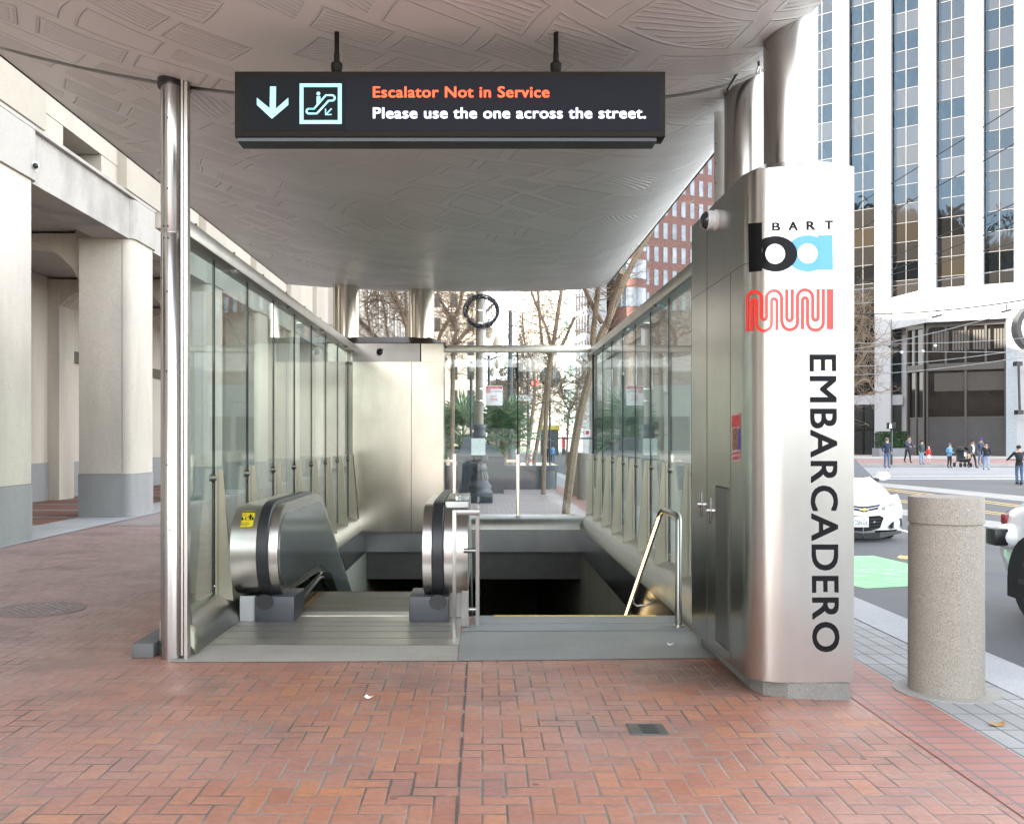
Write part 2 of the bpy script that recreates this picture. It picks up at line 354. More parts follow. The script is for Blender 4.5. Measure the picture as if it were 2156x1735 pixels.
# stairwell
b = MB()
ZB = -6.0
b.box(-2.3, HX0, HY0, 30, ZB, -.02).box(1.72, 2.1, HY0, 30, ZB, -.43).box(-2.3, 2.1, 30, 30.3, ZB, 0)
b.box(-2.3, 2.1, 17.05, 30, -.90, -.02).box(-2.3, 2.1, HY0 - .3, 30, ZB - .2, ZB)
b.box(-2.3, 2.1, HY0 - .3, HY0, ZB, -.17)
tag(b.build('stairwell', WELL), kind='structure')
b = MB()
for i in range(21):
    y0 = 8.42 + .275 * i; z = -.17 * (i + 1)
    b.box(-.06, 1.72, y0, y0 + .29, z - .5, z)
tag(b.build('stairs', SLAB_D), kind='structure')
b = MB().box(HX0 - .03, 1.72, HY1 + .02, 17.04, -.42, -.03).box(1.69, 1.72, 8.2, 17.0, -.42, -.0).box(HX0 - .03, HX0 + .004, 9.0, 17.0, -.42, -.01)
o = thing('well_fascia', (0, 16.9, 0), 'brushed steel fascia band lining the edge of the stairwell opening', 'fascia')
b.build('fascia_panel', steel('fascia_steel', (.46, .46, .47), .24), o)
MB().box(HX0, 1.72, 17.0, 17.2, -.90, -.425).build('beam', plain('dark_beam', (.075, .072, .065), .6, bump=.1), o)
bb = MB()
for x in (-.0, .62, 1.24, -1.2):
    for z in (-.08, -.36): bb.lathe([(.008, 0), (.006, -.006)], (x, HY1 + .02, z), 8, axis='y')
bb.build('bolt', CHROME, o)

# ================================================================== canopy
XL, XR, XM = -3.5, 2.26, -.62
def sag(x, y):
    u = (x - XM) / (2.88)
    f = 1 - abs(u) ** (2 if u < 0 else 6)
    D = .41 + .12 * max(0, min(1, (y - 7) / 3.5)) if y < 11.5 else .53 - .40 * min(1, (y - 11.5) / 6.0) ** 1.5
    if y < 6.8: D = .41 - .10 * ((6.8 - y) / 2.2) ** 2
    return 4.32 - D * max(0, f)
t = NT('street_relief_panel')
p0 = t.pos()
nz = t.n('TexNoise'); nz.inputs['Scale'].default_value = .42; nz.inputs['Detail'].default_value = 1; t.l(p0, nz.inputs['Vector'])
wv = t.vm('ADD', p0, t.vm('MULTIPLY', t.vm('SUBTRACT', nz.outputs[1], (.5, .5, .5)), (1.5, 1.5, 0)))
mp = t.n('Mapping'); mp.inputs['Rotation'].default_value = (0, 0, R(-36)); t.l(wv, mp.inputs['Vector'])
sx = t.n('SeparateXYZ'); t.l(mp.outputs[0], sx.inputs[0]); wu, wvv = sx.outputs[0], sx.outputs[1]
def wnoise(*s_):
    c_ = t.n('CombineXYZ')
    for k_, q_ in enumerate(s_): t.i(c_.inputs[k_], q_)
    n_ = t.n('TexWhiteNoise', noise_dimensions='3D'); t.l(c_.outputs[0], n_.inputs['Vector']); return n_.outputs['Value']
BV = .40
Vr = t.m('DIVIDE', wvv, BV); jv = t.m('FLOOR', Vr); fv = t.m('SUBTRACT', Vr, jv); rv = wnoise(jv, 3.7, 1.1)
Ur = t.m('ADD', t.m('DIVIDE', wu, .62), t.m('MULTIPLY', rv, 7.3)); iu = t.m('FLOOR', Ur); fu = t.m('SUBTRACT', Ur, iu)
r1 = wnoise(iu, jv, 1.5); r2 = wnoise(iu, jv, 8.5)
edge = t.m('MINIMUM', t.m('MULTIPLY', t.m('MINIMUM', fu, t.m('SUBTRACT', 1.0, fu)), .62), t.m('MULTIPLY', t.m('MINIMUM', fv, t.m('SUBTRACT', 1.0, fv)), BV))
co = t.m('ADD', t.m('MULTIPLY', wvv, .94), t.m('MULTIPLY', wu, t.m('MULTIPLY', t.m('SUBTRACT', r2, .5), .9)))
strp = t.mr(t.m('SINE', t.m('MULTIPLY', co, 2 * math.pi / .042)), .25, .8)
hat = t.m('MULTIPLY', t.m('MULTIPLY', t.m('GREATER_THAN', r1, .34), strp), t.mr(edge, .072, .080))
ring = t.m('MULTIPLY', t.m('MULTIPLY', t.mr(edge, .038, .044), t.m('SUBTRACT', 1.0, t.mr(edge, .050, .058))), t.m('GREATER_THAN', r2, .3))
fade = t.mr(t.noise(.5, 2), .36, .5, .35, 1)
h = t.m('MULTIPLY', t.m('ADD', hat, ring), fade)
t.set(col=t.mix(t.mr(t.noise(.8, 4), .3, .7), (.80, .79, .76), (.86, .85, .82)), rough=.36)
t.bump(h, .9, .020); RELIEF = t.mat
def canopy_piece(y0, y1, ny, XR=XR):
    b = MB(); nx = 44
    def low(u, v):
        x = XL + (XR - XL) * u; y = y0 + (y1 - y0) * v; return (x, y, sag(x, y))
    b.grid(low, nx, ny); n0 = len(b.v)
    def top(u, v):
        x = XL + (XR - XL) * u; y = y0 + (y1 - y0) * v
        return (x, y, 4.36 + .42 * (1 - (2 * u - 1) ** 2) * (1 - .4 * abs(2 * v - 1) ** 3))
    b.grid(top, nx, ny, 1)
    def rim(f):
        for i in range(len(f) - 1): b.f.append([f[i], f[i + 1], n0 + f[i + 1], n0 + f[i]]); b.m.append(1)
    w = nx + 1
    rim(list(range(w))); rim([ny * w + i for i in range(w)]); rim([j * w for j in range(ny + 1)]); rim([j * w + nx for j in range(ny + 1)])
    return b
can = thing('entrance_canopy', (0, 12, 4.3), 'large curved silver canopy embossed with street map relief over the station entrance', 'canopy')
canopy_piece(6.93, 17.5, 60).build('canopy_panel', [RELIEF, STEEL_R], can, True, fix=True, ang=50)
canopy_piece(5.2, 6.85, 14, 2.06).build('canopy_panel', [RELIEF, STEEL_R], can, True, ang=50)
b = MB()
b.sweep([(0, 6.89, 0), (0, 6.89, 1)], [(0, 0)] * 3) if False else None
for i in range(24):
    x0 = XL + .05 + (XR - XL - .1) * i / 24; x1 = XL + .05 + (XR - XL - .1) * (i + 1) / 24
    z0 = sag(x0, 6.9) + .035; z1 = sag(x1, 6.9) + .035
    b.add([(x0, 6.85, z0), (x1, 6.85, z1), (x1, 6.93, z1), (x0, 6.93, z0), (x0, 6.85, z0 + .1), (x1, 6.85, z1 + .1), (x1, 6.93, z1 + .1), (x0, 6.93, z0 + .1)], [(0, 1, 2, 3), (4, 7, 6, 5), (0, 4, 5, 1), (2, 6, 7, 3), (1, 5, 6, 2), (0, 3, 7, 4)])
b.build('gasket', RUBBER, can)
b = MB(); b.tube([(XL - .006, 5.3, 4.33), (XL - .006, 17.5, 4.33)], .016, 6); b.tube([(XR + .006, 6.95, 4.33), (XR + .006, 17.5, 4.33)], .016, 6)
b.build('edge_trim', BRONZE, can)

# ================================================================== front left column
colm = thing('canopy_column', (-2.17, 6.85, 0), 'tall brushed steel column at left holding up the canopy', 'column')
b = MB(); prof = [(1, 0), (1, 2.955), (.985, 2.958), (.985, 2.962), (1, 2.965), (1, 4.06)]
b.lathe([(r * .088, z) for r, z in prof], (-2.168, 6.86, 0), 36, sy=1.45); b.build('shaft', steel('column_steel', (.50, .485, .47), .24), colm, True)
b = MB().box(-2.085, -2.070, 6.74, 6.84, .03, 4.05).box(-2.066, -2.044, 6.75, 6.82, 0, 4.05); b.build('flange', STEEL, colm)
MB().lathe([(.11, 0), (.11, .05)], (-2.168, 6.86, sag(-2.168, 6.86) - .035), 30, sy=1.4).build('collar', RUBBER, colm, True)
b = MB()
for x, z in ((-2.205, 3.0), (-2.172, 3.0), (-2.205, 2.92), (-2.172, 2.92), (-2.175, 3.26), (-2.175, 3.75), (-2.18, 2.55), (-2.185, 2.0), (-2.18, 1.35), (-2.16, .9)):
    yy = 6.86 - .1276 * math.sqrt(max(0, 1 - ((x + 2.168) / .088) ** 2)); b.lathe([(.006, -.002), (.004, -.007)], (x, yy + .002, z), 8, axis='y')
b.build('bolt', BRONZE, colm)
tag(MB().box(-2.45, -2.295, 6.80, 17.5, 0, .10).build('concrete_kerb', stone('dark_block', (.13, .13, .13), .3, .8), None, bevel=.008), 'low dark grey concrete kerb outside the left glass wall', 'kerb')

# ================================================================== glass screens
def sill_profile(s, xg, xi):       # quarter round from the inner edge up to the glass and down outside
    w = abs(xg - xi)
    p = [(0, -.03), (.01, .06), (.06, .15), (.14, .21), (.22, .24)]
    return [(xi + s * a * w / .22, z) for a, z in p] + [(xg + s * .03, .24), (xg + s * .035, .22), (xg + s * .035, -.03)]
def side_screen(name, s, xg, xi, joints, yend, yrail0, label):
    o = thing(name, (xg, (joints[0] + yend) / 2, 0), label, 'glass screen')
    edges = joints
    for a, c in zip(edges[:-1], edges[1:]):
        MB().box(xg - .006, xg + .006, a + .006, c - .006, .225, 3.035).build('glass_pane', GLASS, o)
    jb = MB()
    for y in edges[1:-1]: jb.box(xg - .011, xg + .011, y - .0058, y + .0058, .225, 3.035)
    jb.build('joint_seal', BLACKM, o)
    MB().prism([(xg - .085, 3.03), (xg + .085, 3.03), (xg + .085, 3.15), (xg - .085, 3.15)], 'y', yrail0, yend + .1).build('top_rail', steel('rail_steel', (.52, .50, .46), .36), o, bevel=.006)
    MB().prism(sill_profile(s, xg, xi), 'y', joints[0] - .02 if s < 0 else 7.36, yend + .2).build('sill', STEEL_L2, o, True, ang=40)
    first = None
    for k, y in enumerate(edges if s > 0 else edges[:]):
        if s > 0 and y < 8.8: continue
        i0 = xg - s * .022
        f = MB().prism([(i0, .20), (i0 - s * .145, .18), (i0 - s * .055, 1.28), (i0, 1.28)], 'y', y - .009, y + .009)
        f.prism([(i0, .2), (i0, 1.28), (i0 - s * .018, 1.28), (i0 - s * .018, .2)], 'y', y - .03, y + .03)
        fo = f.build('fin_post', STEEL_F, o)
        MB().lathe([(.036, -.028), (.038, -.02), (.038, .03), (.034, .034)], (xg, y, 1.205), 16, axis='x').build('clamp', CLAMP, fo, True)
        MB().lathe([(.011, 0), (.008, .008)], (xg - s * .008, y, .30), 10, axis='x').build('bolt', CHROME, fo)
    for k, y in enumerate(edges[1:-1]):
        if k % 2 == 0: MB().lathe([(.045, 0), (.03, -.022), (.012, -.026)], (xg - s * .05, y + .5, 3.03), 12).build('downlight', CHROME, o, True)
    for k, y in enumerate(edges[1:]): MB().tube([(xg + s * .02, y - .6, 3.15), (xg, y - .6, 3.19), (xg - s * .03, y - .58, 3.2)], .008, 6).build('cable_clip', BRONZE, o)
    return o
CLAMP = steel('clamp_steel', (.20, .19, .18), .3)
STEEL_F = steel('fin_steel', (.36, .325, .26), .36)
STEEL_L2 = steel('sill_steel', (.33, .315, .285), .36, (260, 260, 260), .02)
JL = [6.995 + 1.165 * k for k in range(10)]; JL[-1] = 17.45
scl = side_screen('glass_screen', -1, -2.25, -2.03, JL, 17.4, 6.95, 'left glass wall of the entrance with nine tall panes and tapered steel fins')
# end shoe of the left sill
MB().prism(sill_profile(-1, -2.26, -2.02), 'y', 6.93, 6.975).build('sill_end_cap', STEEL_F, scl, True)
MB().grid(lambda u, v: (-2.23 + .215 * math.sin(v * 1.45) + .0, 7.0 - .16 * u + .02 * v, .26 * math.cos(v * 1.5) * (1 - .55 * u * u) + .01), 8, 10).build('sill_shoe', STEEL_F, scl, True)
JR = [7.30, 8.106] + [9.25 + 1.144 * k for k in range(7)] + [17.25]
scr = side_screen('glass_screen', 1, 2.0, 1.69, JR, 17.3, 7.3, 'right glass wall of the entrance with steel fins beside the kerb')
# back screen
bs_ = thing('back_glass_screen', (.7, 17.3, 0), 'glass screen across the back of the stairwell with two slim steel posts', 'glass screen')
for x0, x1 in ((-.64, .62), (.645, 1.99)): MB().box(x0, x1, 17.294, 17.306, .18, 3.08).build('glass_pane', GLASS_B, bs_)
MB().box(-.66, 1.92, 17.22, 17.38, 3.08, 3.20).build('top_rail', steel('back_rail_steel', (.60, .58, .52), .36), bs_, bevel=.006)
MB().box(.621, .644, 17.29, 17.31, .2, 3.08).build('joint_seal', BLACKM, bs_)
MB().box(1.955, 1.99, 17.24, 17.29, .2, 3.08).build('corner_post', BLACKM, bs_)
MB().prism([(16.92, -.03), (16.93, .05), (16.97, .13), (17.06, .18), (17.2, .2), (17.4, .2), (17.45, -.03)], 'x', -.66, 1.92).build('sill', STEEL_L2, bs_, True)
for x in (.633, -.49):
    f = MB().prism([(17.26, .08), (17.13, .08), (17.20, 1.27), (17.26, 1.27)], 'x', x - .016, x + .016); f.box(x - .03, x + .03, 17.25, 17.27, .1, 1.27); fo = f.build('post', STEEL_W, bs_)
    MB().box(x - .2, x + .016, 17.275, 17.285, 1.13, 1.18).build('clamp', STEEL_W, fo)

# ================================================================== back steel cabinet with two canopy columns
cab = thing('steel_cabinet', (-1.4, 16.6, 0), 'tall pale brushed steel cabinet behind the escalator carrying two canopy columns', 'cabinet')
MB().box(-2.19, -.65, 16.4, 17.2, -.02, 2.84).build('cladding', STEEL_W, cab)
MB().box(-2.6, -.65, 16.43, 17.2, 2.845, 3.15).build('upper_cladding', STEEL_W, cab)
MB().box(-2.185, -1.045, 16.385, 16.42, 2.842, 3.148).build('header_panel', steel('dark_header_steel', (.36, .34, .32), .24), cab)  # header panel in a darker steel than the cladding
MB().prism([(-2.7, 16.42), (-.62, 16.42), (-.62, 17.2), (-2.7, 17.2)], 'z', 3.15, 3.16).add([(-2.7, 16.41, 3.16), (-.62, 16.41, 3.16), (-.62, 17.2, 3.16), (-2.7, 17.2, 3.16), (-2.5, 16.72, 3.29), (-.9, 16.72, 3.29), (-.9, 17.1, 3.29), (-2.5, 17.1, 3.29)], [(0, 1, 5, 4), (1, 2, 6, 5), (2, 3, 7, 6), (3, 0, 4, 7), (4, 5, 6, 7)]).build('sloped_cap', plain('reflected_brown_cap', (.075, .055, .045), .4, .6), cab)  # cap's dark brown stands for the canopy underside mirrored in its steel
sm = MB().box(-1.195, -1.187, 16.397, 16.4, 0, 2.835).box(-2.19, -2.183, 16.397, 16.4, 0, 2.835).box(-1.043, -1.028, 16.40, 16.43, 2.845, 3.148); sm.build('panel_seam', BLACKM, cab)
for x in (-2.36, -1.05):
    MB().lathe([(.225, 0), (.225, 1.1)], (x, 16.9, 3.18), 40).build('column', STEEL_W, cab, True)
k = MB().lathe([(.072, .0), (.072, -.012), (.058, -.016)], (-1.72, 16.385, 3.0), 28, axis='y').build('camera', STEEL_B, cab, True)
MB().lathe([(.056, -.012), (.05, -.03), (.03, -.05), (.004, -.056)], (-1.72, 16.385, 3.0), 24, axis='y').build('camera_lens', BLACK, k, True)

# ================================================================== kiosk pillar
KX0, KX1, KY0, KY1, KR = 1.58, 2.185, 5.72, 7.34, .20
def kfoot(d=0.0, n=14):
    pts = [(KX0 - d, KY1)]
    for i in range(n + 1):
        a = R(90) * (1 - i / n); pts.append((KX0 + KR - (KR + d) * math.sin(a), KY0 + KR - (KR + d) * math.cos(a)))
    return pts + [(KX1 + d, KY0 - d), (KX1 + d, KY1)]
kio = thing('steel_pillar', (1.9, 6.4, 0), 'rounded brushed steel sign pillar with transit logos and a vertical station name', 'pillar')
STEEL_K = steel('pillar_steel', (.49, .475, .45), .24, (40, 40, 1200), .02, .004)
MB().prism(kfoot(), 'z', .098, 2.58).build('cladding', STEEL_K, kio, True, ang=25)
MB().prism(kfoot(), 'z', 2.583, 3.125).build('cladding', STEEL_K, kio, True, ang=25)
MB().prism(kfoot(-.006), 'z', .2, 3.0).build('core', BLACKM, kio, True)
ft = [(1.645, 7.3), (1.645, 5.98), (1.68, 5.82), (1.80, 5.735), (2.155, 5.70), (2.165, 7.3)]
MB().prism(ft, 'z', 0, .096).build('plinth', stone('plinth_concrete', (.19, .18, .165), .3, .85, .6), kio)
tp = kfoot(); ins = [(1.72, 7.2)] + [(1.80 - .08 * math.sin(R(90) * (1 - i / 14)), 5.98 - .08 * math.cos(R(90) * (1 - i / 14))) for i in range(15)] + [(2.10, 5.90), (2.10, 7.2)]
cb_ = MB(); n = len(tp); cb_.add([(x, y, 3.126) for x, y in tp] + [(x, y, 3.205) for x, y in ins], [(i, (i + 1) % n, n + (i + 1) % n, n + i) for i in range(n)] + [list(range(n, 2 * n))])
cb_.build('sloped_cap', STEEL_K, kio, True)
MB().lathe([(.166, 0), (.166, 1.35)], (1.963, 6.2, 3.19), 40).build('column', STEEL_K, kio, True)
MB().lathe([(.166, 0), (.166, 1.25)], (1.935, 7.1, 3.19), 40).build('column', STEEL_K, kio, True)
pl = MB().box(1.79, 1.865, 7.50, 7.512, 3.13, 4.05).build('column_flange', STEEL, kio)
bt = MB()
for z in (3.2, 3.35, 3.5, 3.65, 3.8): bt.lathe([(.005, 0), (.004, -.004)], (1.80, 7.5, z), 6, axis='y')
bt.build('bolt', BRONZE, pl)
# seams, doors and hardware on the left face (x = 1.58)
sb = MB()
def lface(px, py, d=0):     # pixel -> point on the left face
    y = KX0 * FPX / (px - CX); return (KX0 - d, y, EYE - (py - CY) * y / FPX)
for px in (1488.5,):
    y = lface(px, 0)[1]; sb.box(KX0 - .0012, KX0 + .002, y - .004, y + .004, .1, 3.124)
y = lface(1538, 0)[1]; sb.box(KX0 - .001, KX0 + .002, y - .003, y + .003, .1, 2.58)
sb.build('panel_seam', plain('seam_dark', (.05, .04, .035), .6), kio)  # thin dark strips mark the panel joints
d0, d1 = lface(1507, 1023), lface(1535, 1023)
MB().box(KX0 - .0015, KX0, d1[1], d0[1], .17, 1.215).build('door_gap', BLACKM, kio)
dr = MB().box(KX0 - .005, KX0 - .0016, d1[1] + .008, d0[1] - .008, .18, 1.205).build('door', STEEL_D, kio)
for px, py in ((1477, 1062), (1496, 1075)):
    c = lface(px, py); h_ = MB().box(KX0 - .006, KX0, c[1] - .02, c[1] + .02, c[2] - .09, c[2] + .09).build('latch_plate', STEEL_D, kio, bevel=.002)
    MB().lathe([(.02, -.004), (.018, -.03)], (KX0, c[1], c[2]), 14, axis='x').build('lock', CHROME, h_, True)
STAIN = plain('rust_line', (.13, .09, .07), .7)
# wall camera
c = lface(1509, 468); y = c[1]
wc = thing('security_camera', (KX0, y, 3.0), 'white dome security camera sticking out of the pillar side', 'camera')
MB().lathe([(.072, 0), (.072, -.018), (.066, -.022)], (KX0, y, 3.0), 24, axis='x').build('mount', plain('camera_grey', (.60, .58, .57), .5), wc, True)
MB().lathe([(.066, -.02), (.066, -.062), (.061, -.068)], (KX0, y, 3.0), 24, axis='x').build('housing', plain('camera_pinkish', (.66, .645, .64), .4), wc, True)
MB().lathe([(.060, -.066), (.056, -.082), (.044, -.098), (.022, -.108), (.003, -.111)], (KX0, y, 3.0), 24, axis='x').build('dome', plain('smoke_dome', (.03, .03, .035), .08), wc, True)
# graphics, laid on the cladding surface
def ksurf(px, py, d=.0015):
    def at(s):                      # s: metres along the surface from the start of the flat front
        if s >= 0: return KX0 + KR + s, KY0 - d
        a = -s / KR
        if a > R(90): return KX0 - d, KY0 + KR + (-s - KR * R(90))
        return KX0 + KR - (KR + d) * math.sin(a), KY0 + KR - (KR + d) * math.cos(a)
    lo, hi = -.6, .6
    for _ in range(40):
        m_ = (lo + hi) / 2; x, y = at(m_)
        if CX + x * FPX / y < px: lo = m_
        else: hi = m_
    x, y = at(lo); return (x, y, EYE - (py - CY) * y / FPX)
def ribbon(mb, path, w, fn):
    vs = []; k = len(path)
    for i, p in enumerate(path):
        a = Vector(path[max(i - 1, 0)]); c = Vector(path[min(i + 1, k - 1)]); t_ = (c - a).normalized(); n_ = Vector((-t_.y, t_.x))
        for sgn in (-1, 1): q = Vector(p) + n_ * (sgn * w / 2); vs.append(fn(q.x, q.y))
    mb.add(vs, [(2 * i, 2 * i + 1, 2 * i + 3, 2 * i + 2) for i in range(k - 1)])
def arc(cx, cy, r, a0, a1, n=14): return [(cx + r * math.cos(R(a0 + (a1 - a0) * i / n)), cy - r * math.sin(R(a0 + (a1 - a0) * i / n))) for i in range(n + 1)]
Z7 = .12987 / 1.2106
def worm(u, v): return ksurf((1880 / 1.2106) + u * Z7, (720 / 1.2106) + v * Z7)
def vline(x, y0, y1, n=6): return [(x, y0 + (y1 - y0) * i / n) for i in range(n + 1)]
T1 = vline(193, 966, 330) + arc(330, 318, 137, 180, 0) + vline(467, 330, 660) + arc(517, 680, 50, 180, 360) + vline(568, 670, 320) + arc(715, 312, 148, 180, 0) + vline(866, 320, 770) + arc(1027, 780, 150, 180, 360) + vline(1177, 770, 310) + arc(1325, 298, 150, 180, 0) + vline(1478, 310, 680) + arc(1530, 690, 51, 180, 360) + vline(1582, 680, 130)
T2 = vline(277, 960, 400) + arc(322, 385, 45, 180, 0) + vline(367, 400, 790) + arc(517, 800, 149, 180, 360) + vline(666, 790, 380) + arc(716, 372, 51, 180, 0) + vline(772, 380, 938)
T3 = vline(968, 138, 690) + arc(1022, 700, 52, 180, 360) + vline(1074, 690, 138)
T4 = vline(1276, 922, 370) + arc(1325, 355, 50, 180, 0) + vline(1375, 370, 780) + arc(1530, 786, 154, 180, 360) + vline(1684, 780, 130)
mb = MB()
for T in (T1, T2, T3, T4): ribbon(mb, T, 66, worm)
ribbon(mb, vline(1818, 130, 922), 128, worm)
mb.build('red_logo', RED_V, kio, fix=False)
def baf(d): return lambda u, v: ksurf((1880 / 1.2106) + u * Z7, (550 / 1.2106) + v * Z7, d)
def quadgrid(mb, a, b_, c, d, fn, n=8):      # a,b top left/right; c,d bottom right/left
    def f(u, v): return fn((a[0] * (1 - u) + b_[0] * u) * (1 - v) + (d[0] * (1 - u) + c[0] * u) * v, (a[1] * (1 - u) + b_[1] * u) * (1 - v) + (d[1] * (1 - u) + c[1] * u) * v)
    mb.grid(f, n, 2)
def annulus(mb, c, ro, ri, fn, n=64):
    vs = []
    for i in range(n):
        a = 2 * math.pi * i / n
        for r in (ro, ri): vs.append(fn(c[0] + r[0] * math.cos(a), c[1] + r[1] * math.sin(a)))
    mb.add(vs, [(2 * i, 2 * i + 1, (2 * i + 3) % (2 * n), (2 * i + 2) % (2 * n)) for i in range(n)])
mb = MB(); annulus(mb, (1378, 742), (425, 358), (196, 195), baf(.0012)); quadgrid(mb, (1580, 385), (1862, 380), (1876, 1062), (1590, 1068), baf(.0018), 2); mb.build('blue_logo', BLU_V, kio, fix=False)
mb = MB(); annulus(mb, (740, 750), (432, 350), (197, 195), baf(.0026)); quadgrid(mb, (208, 158), (472, 135), (476, 1085), (218, 1110), baf(.0034)); mb.build('black_logo', BLK_V, kio, fix=False)
mb = MB()
for ch, u0, u1, v1, v0 in (('B', 682, 832, 140, 293), ('A', 1008, 1176, 124, 285), ('R', 1361, 1518, 116, 277), ('T', 1719, 1867, 103, 262)): put_text(mb, ch, baf(.002), u0, u1, v0, v1, heavy=9)
mb.build('small_lettering', BLK_V, kio, fix=False)
mb = MB()
put_text(mb, 'EMBARCADERO', lambda a, h: ksurf(1704 + h + (a - 746) * .011, a, .002), 748, 1371, 1.5, 55.5, spacing=1.1, heavy=1.5)
mb.build('station_name', BLK_V, kio, fix=False)
# taped poster on the left face
po = thing('poster', (KX0, 6.05, 1.55), 'small torn red and blue poster taped to the pillar side', 'poster')
pz = lambda px, py, d=.003: lface(px, py, d)
def pq(mb, x0, y0, x1, y1, d): mb.poly([pz(x0, y0, d), pz(x1, y0 - 3, d), pz(x1, y1 - 2, d), pz(x0, y1, d)])
m_ = MB(); pq(m_, 1541.5, 872, 1560, 972, .002); m_.build('sheet', plain('poster_paper', (.55, .42, .42), .6, var=.2, scale=30), po, fix=False)
m_ = MB(); pq(m_, 1542, 876, 1559, 900, .003); m_.build('heading', plain('poster_red', (.50, .06, .06), .6, var=.5, scale=60), po, fix=False)
m_ = MB(); pq(m_, 1543, 903, 1554, 948, .003); m_.build('picture', plain('poster_brown', (.22, .11, .06), .6, var=.7, scale=40), po, fix=False)
m_ = MB(); pq(m_, 1554.5, 903, 1559.5, 948, .003); m_.build('picture', plain('poster_blue', (.06, .06, .30), .6, var=.5, scale=30), po, fix=False)
m_ = MB(); pq(m_, 1543, 953, 1559, 958, .003); pq(m_, 1543, 962, 1558, 969, .003); m_.build('text_line', plain('poster_text', (.42, .10, .10), .6, var=.8, scale=90), po, fix=False)
# hanging cable with hook at the canopy edge
hk = thing('hanging_cable', (1.9, 6.7, 4.2), 'black cable with dangling hook between canopy edge and pillar columns', 'cable')
MB().tube([P(1532, 190, 6.7), P(1556, 150, 6.72), P(1597, 78, 6.75), P(1606, 60, 6.75)], .011, 6).build('cable', BLACK, hk, True)
MB().tube([P(1597, 88, 6.6), P(1597, 128, 6.6), P(1598, 140, 6.6)], .010, 8).build('turnbuckle', plain('rusty', (.10, .035, .025), .5), hk, True)
MB().tube([P(1598, 140, 6.6), P(1593, 150, 6.6), P(1594, 158, 6.6), P(1599, 157, 6.6), P(1600, 146, 6.6)], .006, 6).build('hook', STEEL, hk, True)

# ================================================================== escalator
esc = thing('escalator', (-1.09, 8.4, 0), 'stopped steel escalator going down into the station at left of the stairs', 'escalator')
NB = (8.46, .585); NRY, NRZ = .44, .385
def nose(n=16, inset=0.0): return [(NB[0] - (NRY - inset) * math.cos(R(-90 + 180 * i / n)) ** .8 if abs(-90 + 180 * i / n) < 89.9 else NB[0], NB[1] + (NRZ - inset) * math.sin(R(-90 + 180 * i / n))) for i in range(n + 1)]
def topline(inset=0.0):
    pts = []
    for i in range(9):           # knee
        a = R(30) * i / 8; pts.append((9.95 + .9 * math.sin(a), .97 - inset - .9 * (1 - math.cos(a))))
    yk, zk = pts[-1]; pts.append((16.9, zk - math.tan(R(30)) * (16.9 - yk))); return pts
def bal_profile(inset=0.0, zb=None):
    top = topline(inset); lowdrop = .80 - inset
    low = [(y, z - lowdrop + inset) for y, z in top][::-1]
    return nose(16, inset) + top + low[:1] + [(q[0], q[1]) for q in low[1:]]
GREEN = plain('greenish_panel', (.24, .26, .24), .13, .6, .06, 1.5)
SKIRT = plain('dark_skirt', (.028, .028, .03), .22, .7); SKBASE = plain('newel_base', (.050, .053, .060), .45, 0)
def xr(s, a): return a if s < 0 else -2.18 - a
def span(s, a, c): return sorted((xr(s, a), xr(s, c)))
for s in (-1, 1):
    x0, x1 = span(s, -2.08, -1.865)
    if s > 0: x0, x1 = -.315, -.12
    bl = MB().prism(bal_profile(.004), 'x', x0, x1).build('balustrade', STEEL, esc, True, ang=25)
    x0, x1 = span(s, -1.865, -1.76); MB().prism(bal_profile(.045), 'x', x0, x1).build('handrail_guide', BLACKM, bl, True)
    x0, x1 = span(s, -1.762, -1.688); MB().prism(bal_profile(.0), 'x', x0, x1).build('inner_cover', STEEL, bl, True, ang=25)
    pnl = [(y + .09 if i > 0 else y, z) for i, (y, z) in enumerate(nose(16, .075))]
    xa, xb = span(s, -1.6885, -1.682); MB().prism(nose(16, .07) + topline(.07) + [(y, z - .66) for y, z in topline(.07)][::-1], 'x', xa, xb).build('side_panel', GREEN, bl, True, ang=25)
    path = [(xr(s, -1.812), y, z) for y, z in [(8.62, .17), (8.55, .19)] + nose(18)[1:] + topline()]
    sec = [(-.050, -.012), (-.050, .014), (-.040, .028), (.040, .028), (.050, .014), (.050, -.012)]
    MB().sweep(path, [(a, d) for a, d in sec]).build('handrail', RUBBER, esc, True, ang=50)
    x0, x1 = span(s, -1.90, -1.57)
    nb = MB().box(x0, x1, 8.13, 8.62, .007, .215).build('newel_base', SKBASE, esc, bevel=.006)
    MB().lathe([(.075, 0), (.075, -.006)], (xr(s, -1.812), 8.13, .17), 24, axis='y', sy=.85).build('handrail_inlet', BLACK, nb, True)
    # skirt and deflector
    sk = [(8.62, .01), (8.62, .14)] + [(9.9, .145)] + [(10.1 + .2 * i, .145 - .02 * i * i * .5) for i in range(1, 4)] + [(16.9, .145 - .577 * 6.5)]
    sk = sk + [(y, z - .34) for y, z in sk[2:]][::-1]
    x0, x1 = span(s, -1.69, -1.655); MB().prism(sk, 'x', x0, x1).build('skirt_panel', SKIRT, esc, True)
    dfl = [(xr(s, -1.645), y, z) for y, z in [(8.66, .035), (9.3, .10), (9.85, .125), (10.05, .105), (10.3, -.02), (16.8, -3.75)]]
    MB().tube(dfl, .017, 8).build('skirt_deflector', BLACK, esc, True)
